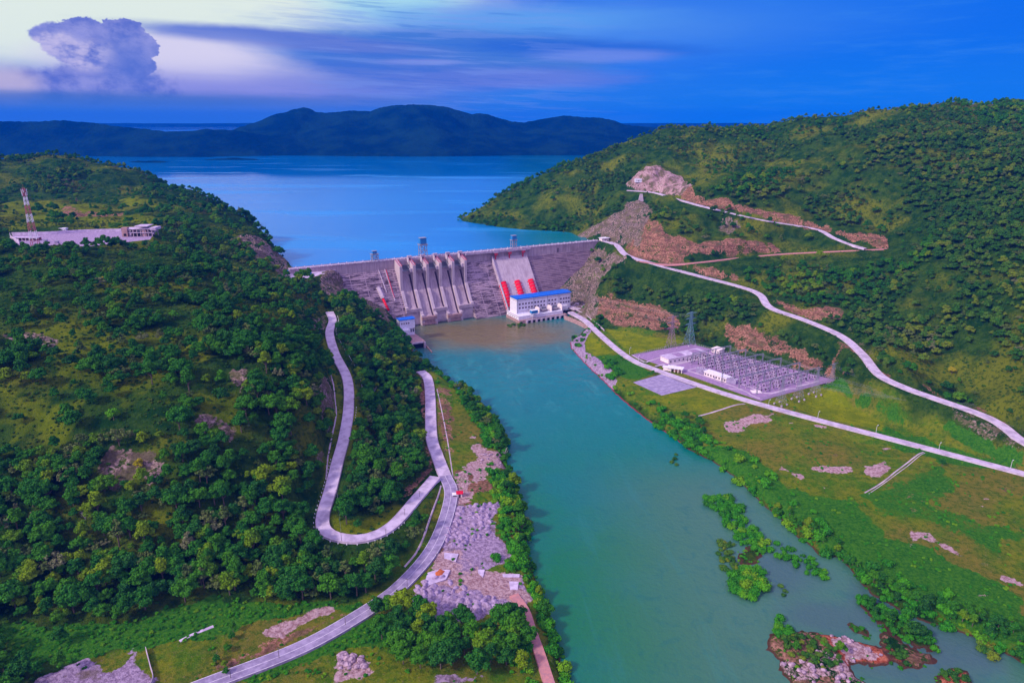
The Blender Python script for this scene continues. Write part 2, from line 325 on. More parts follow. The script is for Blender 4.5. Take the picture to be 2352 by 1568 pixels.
for k, p in ISLW.items():
    sl = sub(p, 20); d = sdf(FX[sl], FY[sl], p)+(fbm(FX[sl]/5, FY[sl]/5, 41)-.47)*7
    H[sl] = np.where(d < 0, np.minimum(1.7, -d*.35)+(fbm(FX[sl]/3, FY[sl]/3, 47)-.47)*1.2, np.maximum(H[sl], -d*.35))
# the rest of the lake bed
TIPW = [P(1046, 506, 84)[:2], P(1120, 519, 84)[:2], P(1200, 527, 84)[:2], P(1310, 535, 84)[:2]]
lakep = [Wd(-8, 4)[:2], (-330, 985), (-372, 1060), (-440, 1200), (-560, 1400), (-760, 1560), (-1600, 1640), (-1600, 2100), (150, 2100), (-60, 1760), (-112, 1560)]+TIPW+[Wd(487, 4)[:2]]
d = sdf(FX, FY, lakep)+(fbm(FX/9, FY/9, 33)-.47)*3
toe = np.array([toD(0, 0)])
H = np.where(d < 0, np.minimum(H, 84+np.maximum(-25, d*.6)), np.where((d < 12) & (FY > 900), np.maximum(np.minimum(H, 84.3+d*1.2), np.minimum(H, 84+d)), H))
DS, DNn = toD(FX, FY)
H = np.where((DNn > -5) & (DNn < 12) & (DS > 2) & (DS < 470), np.minimum(H, 70), H)   # keep the land out of the crest

# ---- ground cover masks
MASK = {k: np.zeros(H.shape, np.float32) for k in ('dirt', 'rock', 'gravel', 'lawn', 'lush', 'field', 'pink', 'rust')}
WOB = (fbm(FX/11, FY/11, 55)-.47)*2
def paint(kind, poly, soft=6, wob=14, k=1.0, world=False):
    p = poly if world else [G(u, v)[:2] for u, v in poly]
    sl = sub(p, 30); d = sdf(FX[sl], FY[sl], p)+WOB[sl]*wob
    MASK[kind][sl] = np.maximum(MASK[kind][sl], (smooth(.5-d/soft)*k).astype(np.float32))
def erase(kinds, poly, world=False):
    p = poly if world else [G(u, v)[:2] for u, v in poly]
    sl = sub(p, 30); d = sdf(FX[sl], FY[sl], p)
    for kd in kinds: MASK[kd][sl] *= smooth(.5+d/4)
Zm = lambda f, s: [f(*map(float, t.split(','))) for t in s.split()]
field = [(1345,770),(1420,752),(1560,772),(1640,800),(1930,880),(2080,930),(2200,985),(2352,1040),(2500,1100),(2600,1500),(2352,1510),(2150,1425),(1900,1270),(1700,1100),(1500,965),(1400,880),(1330,800)]
paint('field', field, 6, 5)
paint('field', Zm(zd, '-400,1000 100,800 520,720 900,700 1120,690 1280,560 1400,380 1480,300 1560,60 1600,0 1560,-200 1500,-600 1600,-560 1850,-200 1960,0 2000,250 2100,600 2200,1000 2300,1200 2300,1600 -400,1600'), 5, 5)
paint('lawn', Zm(zb, '330,412 480,430 620,470 870,490 760,550 560,595 500,580 430,520 380,470'), 3, 2)
paint('lawn', Zm(zb, '205,415 260,490 395,590 250,612 190,560 180,500'), 3, 3)
paint('lawn', Zm(zb, '1480,935 1640,930 1900,840 2060,900 2350,1090 2360,1165 2000,1080 1700,990'), 3, 3)
paint('lush', Zm(zb, '240,612 420,600 600,690 690,740 560,790 470,770 330,680'), 5, 5)
paint('lawn', Zm(zb, '600,880 740,900 990,840 1260,900 1400,960 1000,1030 900,960 700,950'), 6, 8, .6)
paint('lush', Zm(zb, '1950,800 2100,850 2350,1000 2500,1060 2500,1120 2330,1060 2060,900 1900,845'), 5, 5)
paint('lush', Zm(zg, '4500,-300 4800,-250 5400,-50 6200,150 6200,210 5700,200 5000,40'), 5, 5)
paint('lush', [(2180,960),(2352,1040),(2352,1075),(2250,1045),(2160,990)], 5, 5)
paint('lush', Zm(zc, '1380,340 1700,230 1850,110 1950,300 1800,400 2100,500 2352,600 2352,560 2200,700 1800,520 1500,460'), 10, 12, .8)
paint('lush', Zm(zc, '300,60 650,60 900,300 1350,380 1500,600 1700,620 2352,980 2352,1300 1900,1120 1400,900 1050,600 700,350 400,120'), 8, 8)
for s in ['1170,1100 1380,1040 1560,1030 1560,1070 1420,1110 1320,1170 1230,1170', '1640,1090 1720,1080 1720,1110 1650,1115', '1840,1110 1960,1110 1950,1130 1850,1130']: paint('pink', Zm(zb, s), 5, 7)
for s in ['1050,180 1150,155 1300,160 1310,195 1150,200', '1090,275 1170,290 1160,320 1100,305', '1360,160 1500,130 1520,170 1450,240 1370,215', '1640,570 1780,565 1850,620 2000,710 2140,760 2120,780 1950,730 1800,650 1740,620 1650,650', '2060,930 2200,960 2180,980 2100,960', '1450,45 1540,45 1500,80', '2090,350 2160,350 2150,375 2100,370', '860,165 1000,215 990,235 870,180', '2220,840 2352,880 2352,900 2240,860', '2050,400 2120,400 2110,420', '1840,415 1920,420 1850,430', '2250,390 2330,430 2270,430']:
    paint('pink', Zm(zc, s), 4, 6)
for s in ['1620,300 1760,310 1800,420 1700,450 1600,400', '2150,280 2352,330 2352,560 2200,480 1900,380', '1000,100 1300,80 1500,100 1400,280 1200,240']: paint('dirt', Zm(zc, s), 20, 22, .35)
# red cuts and rock on the right-hand hill
paint('pink', Zm(za, '570,92 690,120 800,160 870,220 800,285 640,262 480,235 430,215 500,150'), 3, 4); paint('rock', Zm(za, '570,92 690,120 800,160 870,220 800,285 640,262 480,235 430,215 500,150'), 3, 4, .75)
for s in ['800,235 900,285 1150,340 1400,395 1600,440 1760,482 1780,525 1600,500 1400,455 1200,405 1000,368 790,312', '560,430 640,470 700,530 1000,585 1400,612 1450,660 1000,680 800,695 600,712 480,705 420,620 520,560', '620,715 800,700 830,755 1010,770 1210,828 1215,862 900,800', '1790,510 1900,530 2120,548 2210,605 2060,628 1900,590 1795,548', '1380,970 1600,1030 1820,1020 1860,1098 1640,1098 1440,1010']:
    paint('dirt', Zm(za, s), 4, 5)
    paint('rock', Zm(za, s), 4, 8, .35)
for s in ['150,520 280,455 380,400 440,330 560,300 600,420 560,470 520,640 430,600 360,620 260,560 120,590 80,560', '150,620 300,640 440,690 420,720 300,800 230,950 250,1098 60,1020 30,880 110,760', '1050,420 1160,430 1200,490 1120,540 1030,520']:
    paint('rock', Zm(za, s), 5, 8)
for s in ['-20,860 200,900 260,1000 230,1098 100,1098 -60,980']: paint('rock', Zm(za, s), 5, 5)
for s in ['1200,400 1420,405 1560,490 1700,555 1830,620 1980,640 2080,700 2000,790 1900,740 1600,650 1290,570 1230,500', '150,260 290,190 420,180 520,215 860,350 880,400 850,440 600,420 420,390 240,340']:
    paint('dirt', Zm(zb, s), 6, 10, .95); paint('rock', Zm(zb, s), 6, 10, .3)
paint('gravel', Zm(zb, '75,510 150,460 220,400 230,420 180,520 190,580 260,620 380,720 420,790 380,870 200,700 80,580'), 3, 2)
paint('rock', Zm(zb, '2120,480 2200,500 2323,640 2323,800 2200,640'), 4, 6, .6); paint('rock', [(2180,925),(2300,985),(2352,1030),(2352,1050),(2270,1010),(2180,955)], 4, 5, .7)
paint('dirt', [(1900,770),(2050,870),(2160,905),(2352,985),(2352,1000),(2150,908),(2030,868),(1960,800)], 4, 4, .8)
# left hillside
for s in ['470,430 640,470 780,460 960,470 940,500 700,505 480,500']: paint('dirt', Zm(zh, s), 4, 6, .9)
for s in ['350,400 780,410 780,450 500,440', '880,370 1100,365 1240,390 1240,430 1000,420', '1000,680 1200,660 1290,700 1200,760 1020,740', '0,400 400,380 820,470 1300,520 1300,580 500,600 0,600 ']: paint('lawn', Zm(zh, s), 10, 16, .55)
paint('rock', Zm(zh, '1840,650 2000,640 2110,760 2240,850 2235,1010 2140,960 2100,860 1990,860 1960,760 1820,720'), 4, 5)
paint('rock', [(735,640),(800,640),(850,660),(900,745),(850,720),(820,680),(780,690),(735,670)], 4, 6)
for s in ['700,1250 760,1070 960,1060 1240,1130 1230,1280 1080,1340 1000,1280 820,1390 680,1380', '1400,850 1500,830 1700,900 1680,990 1500,1010', '1640,480 1780,440 1830,760 1810,880 1720,700', '30,170 420,260 380,320 60,260']:
    paint('rock', [(x*.3164, 698+y*.3164) for x, y in [tuple(map(float, t.split(','))) for t in s.split()]], 4, 8)
paint('rock', Zm(ze, '260,420 330,480 345,640 300,800 255,760 240,560'), 3, 3); paint('rock', Zm(ze, '220,900 290,900 270,990 210,970'), 3, 4); paint('rock', Zm(ze, '180,80 280,60 290,150 220,180'), 3, 4, .8)
paint('lawn', [(x*.3164, 698+y*.3164) for x, y in [(600,190),(900,180),(1250,200),(1540,270),(1500,400),(1100,340),(700,260)]], 12, 16, .6)
for pl_ in ([(60,760),(200,735),(330,780),(430,850),(300,905),(150,880)], [(20,900),(180,930),(170,1020),(40,1000)], [(420,900),(570,880),(600,960),(500,1010)], [(250,640),(420,650),(400,690),(260,690)], [(300,1130),(420,1120),(440,1190),(350,1230)]): paint('lawn', pl_, 14, 26, .45)
# river side, left bank
paint('lawn', Zm(ze, '300,1310 330,1390 420,1420 540,1410 640,1370 750,1240 700,1220 620,1290 500,1340 380,1320 340,1280'), 3, 2, .8)
paint('lawn', Zm(ze, '430,380 500,640 470,800 420,900 400,980 440,800 445,560 410,420'), 3, 3, .8); paint('lawn', Zm(ze, '270,150 290,260 380,520 385,560 360,800 290,1080 250,1280 232,1280 270,1000 320,800 330,560 260,300'), 3, 3, .6)
paint('dirt', Zm(ze, '860,430 905,520 905,760 945,960 945,1010 760,1220 720,1200 740,1160 900,1010 880,800 855,600'), 3, 3, .9)
paint('dirt', Zm(ze, '955,480 1060,540 1055,760 1060,900 1090,960 1060,1000 1010,900 975,780'), 4, 5, .8)
paint('pink', Zm(ze, '1160,800 1210,820 1260,900 1390,960 1380,1000 1330,1020 1290,1090 1200,1090 1100,1000 1200,960 1180,860'), 4, 8)
paint('pink', Zm(ze, '1070,1040 1160,1030 1160,1150 1080,1180 1060,1100'), 4, 5); paint('dirt', Zm(ze, '1070,1040 1160,1030 1160,1150 1080,1180 1060,1100'), 4, 5, .6)
paint('gravel', Zm(zg, '380,600 600,600 840,560 850,640 780,740 830,880 960,1080 980,1180 800,1240 560,1320 480,1400 330,1380 160,1300 230,1080 310,960 330,800'), 4, 4)
paint('pink', Zm(zg, '60,1440 200,1100 440,1080 500,1250 640,1240 900,1310 1070,1320 1080,1440 1200,1560 1240,1640 1120,1640 1000,1600 800,1560 560,1500 300,1480'), 5, 7)
paint('pink', Zm(zg, '200,1100 440,1080 620,1180 720,1330 560,1460 240,1450 60,1440 180,1240'), 5, 7, .7)
paint('dirt', Zm(zg, '370,560 400,240 560,250 800,330 830,470 640,470 560,580 420,600'), 4, 6); paint('pink', Zm(zg, '470,440 620,450 600,540 400,590 360,700 330,620'), 4, 6)
paint('gravel', Zm(zd, '1440,600 1560,520 1900,540 2010,540 2090,680 1990,760 1860,760 1700,790 1520,800 1440,720 1370,700'), 5, 5)
paint('dirt', Zm(zg, '250,560 380,560 330,700 280,900 260,1100 150,1300 0,1400 100,1200 250,900'), 4, 5, .9)
paint('pink', Zm(zd, '570,850 700,790 940,710 980,740 860,790 700,890 580,890'), 4, 4); paint('dirt', Zm(zd, '580,900 860,800 980,750 1040,760 800,880 500,1010 200,1120 60,1136 300,1050'), 5, 5, .9)
paint('gravel', Zm(zf, '220,1325 380,1260 560,1180 720,1230 820,1200 850,1110 885,1130 890,1240 1000,1320 1000,1500 200,1500'), 4, 6)
paint('pink', Zm(zd, '960,1010 1040,970 1180,990 1220,1080 1120,1130 980,1130'), 4, 5); paint('gravel', Zm(zd, '1540,1095 1700,1090 1880,1090 1800,1136 1560,1136'), 4, 6, .8); 
paint('lush', Zm(zd, '0,720 300,660 520,720 900,700 1110,700 1060,740 940,700 700,780 500,760 100,820 0,860'), 6, 6); paint('lush', Zm(zd, '440,1136 600,1040 850,940 1060,840 1200,760 1400,720 1500,760 1500,900 1300,950 1000,960 800,1040 560,1136'), 5, 6)
for k in ('B', 'D', 'E'): paint('dirt', ISLW[k], 3, 5, .75, True)
paint('rust', [P(*zc(*p), 0)[:2] for p in [(1080,1160),(1310,1190),(1560,1290),(1560,1370),(1280,1385),(1160,1270)]], 3, 7, 1, True); paint('lush', ISLW['G'], 3, 3, 1, True); paint('lush', ISLW['H'], 3, 3, .8, True); paint('rust', ISLW['E'], 3, 5, .9, True)
paint('pink', [P(*zc(*p), 0)[:2] for p in [(1160,1230),(1290,1210),(1460,1330),(1440,1370),(1280,1360),(1180,1260)]], 3, 4, 1, True); paint('pink', [P(*zc(*p), 0)[:2] for p in [(860,1390),(1120,1300),(1300,1400),(1390,1500),(960,1500)]], 4, 9, .8, True)
paint('lush', [(0,1440),(300,1430),(560,1390),(760,1390),(560,1440),(300,1500),(0,1540)], 6, 8)
LS = {}
for k in ('dirt', 'rock'): LS[k] = MASK[k].copy()
rk = np.clip(MASK['rock']+MASK['dirt']*.25, 0, 1)*hill
rn = 1-abs(fbm(FX/9+FY/23, FY/9-FX/30, 61, 5)-.47)*4
H = H+rk*(rn-.45)*3.4+(MASK['gravel']*(1-hill))*(np.abs(fbm(FX/4, FY/4, 71, 3)-.44))*2.2*np.clip((H-1)/3, 0, 1)

def mesh_from(name, co, faces, mat=None, smooth_=False, mats=None):
    me = bpy.data.meshes.new(name); me.from_pydata([tuple(map(float, c)) for c in co], [], faces); me.update()
    if mat: me.materials.append(mat)
    for m_ in (mats or []): me.materials.append(m_)
    if smooth_: me.polygons.foreach_set('use_smooth', [True]*len(me.polygons))
    return me
def grid_mesh(name, X, Y, Z_, keep=None):
    ny, nx = X.shape; co = np.stack([X, Y, Z_], -1).reshape(-1, 3).astype(np.float32)
    idx = np.arange(ny*nx).reshape(ny, nx)
    f = np.stack([idx[:-1, :-1], idx[:-1, 1:], idx[1:, 1:], idx[1:, :-1]], -1).reshape(-1, 4)
    if keep is not None: f = f[keep.reshape(-1)]
    me = bpy.data.meshes.new(name); me.vertices.add(len(co)); me.vertices.foreach_set('co', co.ravel())
    me.loops.add(f.size); me.loops.foreach_set('vertex_index', f.ravel().astype(np.int32))
    me.polygons.add(len(f)); me.polygons.foreach_set('loop_start', np.arange(0, f.size, 4, dtype=np.int32)); me.polygons.foreach_set('loop_total', np.full(len(f), 4, np.int32))
    me.update(calc_edges=True); me.polygons.foreach_set('use_smooth', np.ones(len(f), bool)); return me

# ------------------------------------------------------------------ materials
def newmat(name):
    m = bpy.data.materials.new(name); m.use_nodes = True; t = m.node_tree; t.nodes.clear(); b = NB(t)
    pr = b.n('ShaderNodeBsdfPrincipled'); o = b.n('ShaderNodeOutputMaterial'); t.links.new(pr.outputs[0], o.inputs[0])
    pr.inputs['Specular IOR Level'].default_value = .06
    return m, b, pr
def bump(b, pr, h, s, d=1.0):
    x = b.n('ShaderNodeBump'); x.inputs['Strength'].default_value = s; x.inputs['Distance'].default_value = d
    b.nt.links.new(h, x.inputs['Height']); b.nt.links.new(x.outputs[0], pr.inputs['Normal'])
def simple(name, c1, c2=None, scale=.5, rough=.7, bs=.2, metal=0, detail=6, stretch=None, lo=.35, hi=.65):
    m, b, pr = newmat(name); g = b.n('ShaderNodeNewGeometry').outputs['Position'] if stretch is None else None
    if stretch is not None:
        tcn = b.n('ShaderNodeTexCoord'); mp = b.n('ShaderNodeMapping'); mp.inputs['Scale'].default_value = stretch
        b.nt.links.new(tcn.outputs['Object'], mp.inputs[0]); g = mp.outputs[0]
    n_ = b.noise(g, scale, detail, .6)
    b.val(pr.inputs['Base Color'], b.mix(b.sstep(n_, lo, hi), c1, c2 or tuple(x*.75 for x in c1[:3])+(1,)))
    pr.inputs['Roughness'].default_value = rough; pr.inputs['Metallic'].default_value = metal
    if bs: bump(b, pr, n_, bs, .4)
    return m
M = {}
CONC = (.36, .285, .42, 1)
M['concrete'] = simple('concrete', (.47, .375, .45, 1), (.31, .24, .30, 1), .12, .85, .3, detail=8)
M['concrete_light'] = simple('pale_concrete', (.50, .41, .52, 1), (.36, .29, .38, 1), .15, .85, .2, detail=8)
M['conc_warm'] = simple('wet_concrete', (.40, .25, .25, 1), (.28, .17, .19, 1), .3, .8, .3)
M['road'] = simple('pale_road', (.50, .42, .56, 1), (.33, .27, .38, 1), .16, .85, .1, detail=9, lo=.40, hi=.66)
M['tarmac'] = simple('worn_tarmac', (.30, .25, .39, 1), (.19, .155, .26, 1), .22, .85, .1)
M['track'] = simple('red_track', (.46, .20, .20, 1), (.34, .17, .19, 1), .5, .9, .3)
M['white'] = simple('white_paint', (.72, .70, .82, 1), (.60, .57, .70, 1), .5, .6, 0)
M['cream'] = simple('cream_render', (.80, .70, .72, 1), (.66, .56, .60, 1), .5, .7, 0)
M['blue'] = simple('blue_sheet_roof', (.01, .14, .62, 1), (.01, .09, .46, 1), 1.2, .45, .1, stretch=(1.5, .1, 1))
M['bluecab'] = simple('blue_cabin_paint', (.03, .22, .55, 1), (.02, .14, .38, 1), 1.5, .5, 0)
M['red'] = simple('red_pipe_paint', (.72, .008, .03, 1), (.55, .006, .03, 1), .6, .45, 0)
M['redrail'] = simple('red_railing_paint', (.55, .05, .08, 1), (.42, .05, .08, 1), 1, .6, 0)
M['redroof'] = simple('red_kiosk_roof', (.55, .01, .04, 1), (.42, .01, .04, 1), 1, .6, 0)
M['glass'] = simple('window_glass', (.05, .04, .09, 1), (.09, .07, .13, 1), 2, .2, 0)
M['dark'] = simple('dark_opening', (.010, .008, .016, 1), (.02, .016, .03, 1), 2, .9, 0)
M['steel'] = simple('galvanised_steel', (.34, .34, .44, 1), (.24, .25, .33, 1), 1.2, .5, 0, .3)
M['teal'] = simple('weathered_tower_steel', (.16, .30, .38, 1), (.12, .22, .30, 1), 1.2, .5, 0, .3)
M['pinksteel'] = simple('dull_red_tower_steel', (.38, .24, .34, 1), (.28, .2, .28, 1), 1.2, .5, 0, .3)
M['ins'] = simple('brown_porcelain', (.045, .022, .05, 1), (.07, .04, .08, 1), 3, .3, 0)
M['padg'] = simple('crushed_stone_yard', (.31, .20, .37, 1), (.24, .155, .29, 1), .35, .95, .3)
M['slab'] = simple('worn_pale_slab', (.52, .43, .60, 1), (.36, .29, .43, 1), .3, .9, .2)
M['slabblue'] = simple('grey_parking_slab', (.33, .28, .44, 1), (.23, .19, .33, 1), .22, .9, .2, stretch=None)
M['heap'] = simple('lilac_gravel', (.36, .27, .44, 1), (.20, .145, .24, 1), .7, .95, .8, detail=8)
M['rockm'] = simple('bare_rock', (.42, .30, .38, 1), (.16, .10, .15, 1), .6, .9, .8, detail=8)
M['trunk'] = simple('grey_bark', (.16, .12, .10, 1), (.09, .065, .06, 1), 1.5, .9, .3)
M['pole'] = simple('weathered_pole', (.16, .12, .13, 1), (.10, .08, .09, 1), 2, .9, 0)
M['paint'] = simple('white_road_paint', (.60, .56, .66, 1), (.42, .37, .50, 1), .6, .8, 0)
M['orange'] = simple('orange_sand', (.46, .12, .035, 1), (.36, .09, .04, 1), 1, .9, .3)
M['redwhite'] = simple('faded_red_steel', (.42, .12, .16, 1), (.34, .11, .15, 1), 2, .6, 0)

# land
def land_material():
    m, b, pr = newmat('land'); pos = b.n('ShaderNodeNewGeometry').outputs['Position']
    at = {}
    for k in MASK: x = b.n('ShaderNodeAttribute'); x.attribute_name = k; at[k] = x.outputs['Fac']
    pass
    big = b.noise(pos, .012, 5, .6); mid = b.noise(pos, .07, 6, .65); tuft = b.noise(pos, .26, 5, .75); fine = b.noise(pos, .5, 6, .7); vf = b.noise(pos, 1.7, 4, .7)
    edge = b.m('ADD', b.m('MULTIPLY', b.m('SUBTRACT', mid, .5), 1.5), b.m('MULTIPLY', b.m('SUBTRACT', fine, .5), 1.1))
    for k in ('dirt', 'pink', 'rock', 'lush', 'gravel', 'rust'):
        at[k] = b.m('MULTIPLY', b.sstep(b.m('ADD', b.m('MULTIPLY', at[k], {'dirt': .64, 'rock': .62, 'pink': .68, 'lush': .76, 'gravel': .9, 'rust': .7}[k]), b.m('MULTIPLY', edge, 1.1 if k in ('dirt', 'rock') else .8)), .40, .56), b.m('GREATER_THAN', at[k], .02))
    forest = b.mix(b.sstep(mid, .36, .62), (.008, .040, .008, 1), (.040, .088, .010, 1))
    forest = b.mix(b.m('MULTIPLY', b.sstep(big, .48, .66), .85), forest, (.15, .17, .010, 1))
    forest = b.mix(b.m('MULTIPLY', b.sstep(tuft, .48, .6), .7), forest, (.012, .045, .006, 1)); forest = b.mix(b.m('MULTIPLY', b.sstep(fine, .58, .74), .5), forest, (.10, .075, .045, 1))
    fld = b.mix(b.sstep(mid, .35, .6), (.045, .15, .004, 1), (.16, .19, .008, 1))
    fld = b.mix(b.m('MULTIPLY', b.sstep(big, .45, .62), .6), fld, (.19, .125, .03, 1)); fld = b.mix(b.m('MULTIPLY', b.sstep(tuft, .46, .60), .75), fld, (.03, .095, .004, 1)); fld = b.mix(b.m('MULTIPLY', b.sstep(vf, .5, .62), .4), fld, (.22, .22, .03, 1))
    fld = b.mix(b.m('MULTIPLY', b.sstep(fine, .56, .72), .55), fld, (.30, .20, .13, 1))
    c = b.mix(at['field'], forest, fld)
    c = b.mix(at['lush'], c, b.mix(b.sstep(fine, .35, .65), (.018, .11, .01, 1), (.06, .19, .012, 1)))
    c = b.mix(at['lawn'], c, b.mix(b.m('MULTIPLY', b.sstep(tuft, .5, .66), .6), b.mix(b.sstep(mid, .35, .65), (.13, .18, .004, 1), (.22, .25, .004, 1)), (.05, .09, .006, 1)))
    # cut rock and soil, broken by cracks and tufts
    vo = b.n('ShaderNodeTexVoronoi', feature='DISTANCE_TO_EDGE'); vo.inputs['Scale'].default_value = .16
    wv = b.n('ShaderNodeVectorMath', operation='ADD'); b.nt.links.new(pos, wv.inputs[0])
    nv = b.n('ShaderNodeTexNoise'); nv.inputs['Scale'].default_value = .12; b.nt.links.new(pos, nv.inputs['Vector'])
    sc = b.n('ShaderNodeVectorMath', operation='SCALE'); sc.inputs[3].default_value = 14; b.nt.links.new(nv.outputs['Color'], sc.inputs[0]); b.nt.links.new(sc.outputs[0], wv.inputs[1])
    b.nt.links.new(wv.outputs[0], vo.inputs['Vector']); crack = b.sstep(vo.outputs['Distance'], 0, .12)
    dirt = b.mix(b.sstep(fine, .38, .62), (.15, .060, .042, 1), (.44, .22, .16, 1)); dirt = b.mix(b.m('MULTIPLY', b.sstep(mid, .5, .64), .7), dirt, (.09, .085, .03, 1))
    rock = b.mix(b.sstep(fine, .38, .60), (.085, .052, .052, 1), (.40, .28, .28, 1)); rock = b.mix(b.m('MULTIPLY', b.m('SUBTRACT', 1.0, crack), .5), rock, (.07, .045, .05, 1))
    rock = b.mix(b.m('MULTIPLY', b.sstep(mid, .46, .6), .8), rock, (.10, .10, .035, 1))
    szz = b.n('ShaderNodeSeparateXYZ'); b.nt.links.new(pos, szz.inputs[0]); strata = b.noise(b.comb(b.m('MULTIPLY', szz.outputs[0], .03), b.m('MULTIPLY', szz.outputs[1], .03), b.m('MULTIPLY', szz.outputs[2], .32)), 1.0, 5, .7)
    dirt = b.mix(b.m('MULTIPLY', b.sstep(strata, .46, .58), .6), dirt, (.11, .055, .04, 1)); rock = b.mix(b.m('MULTIPLY', b.sstep(strata, .48, .60), .5), rock, (.10, .07, .06, 1))
    pink = b.mix(b.sstep(fine, .36, .64), (.27, .145, .16, 1), (.56, .39, .43, 1))
    grav = b.mix(b.sstep(fine, .38, .62), (.22, .15, .25, 1), (.44, .33, .50, 1)); grav = b.mix(b.m('MULTIPLY', b.sstep(mid, .56, .68), .75), grav, (.12, .09, .05, 1))
    c = b.mix(at['gravel'], c, grav); c = b.mix(at['dirt'], c, dirt); c = b.mix(at['rust'], c, b.mix(b.sstep(fine, .4, .6), (.30, .05, .025, 1), (.50, .17, .10, 1))); c = b.mix(at['pink'], c, pink); c = b.mix(at['rock'], c, rock)
    # wet foot of the banks
    pass
    sz = b.n('ShaderNodeSeparateXYZ'); b.nt.links.new(pos, sz.inputs[0])
    wet = b.sstep(sz.outputs[2], .25, .95, 1.0, 0.0)
    wc = b.mix(b.sstep(sz.outputs[1], 520, 600), (.09, .045, .03, 1), (.24, .025, .06, 1)); c = b.mix(wet, c, wc)
    b.val(pr.inputs['Base Color'], c); pr.inputs['Roughness'].default_value = 1.0; pr.inputs['Specular IOR Level'].default_value = 0.0
    hh = b.m('ADD', b.m('MULTIPLY', fine, .7), b.m('MULTIPLY', vf, .3)); bump(b, pr, hh, 1.0, 3.0)
    return m
M['land'] = land_material()
tm = grid_mesh('terrain', FX, FY, H)
tm.materials.append(M['land'])
for k, v in MASK.items():
    a = tm.attributes.new(k, 'FLOAT', 'POINT'); a.data.foreach_set('value', v.ravel())
terrain = bpy.data.objects.new('terrain', tm); COL.objects.link(terrain); terrain['kind'] = 'structure'

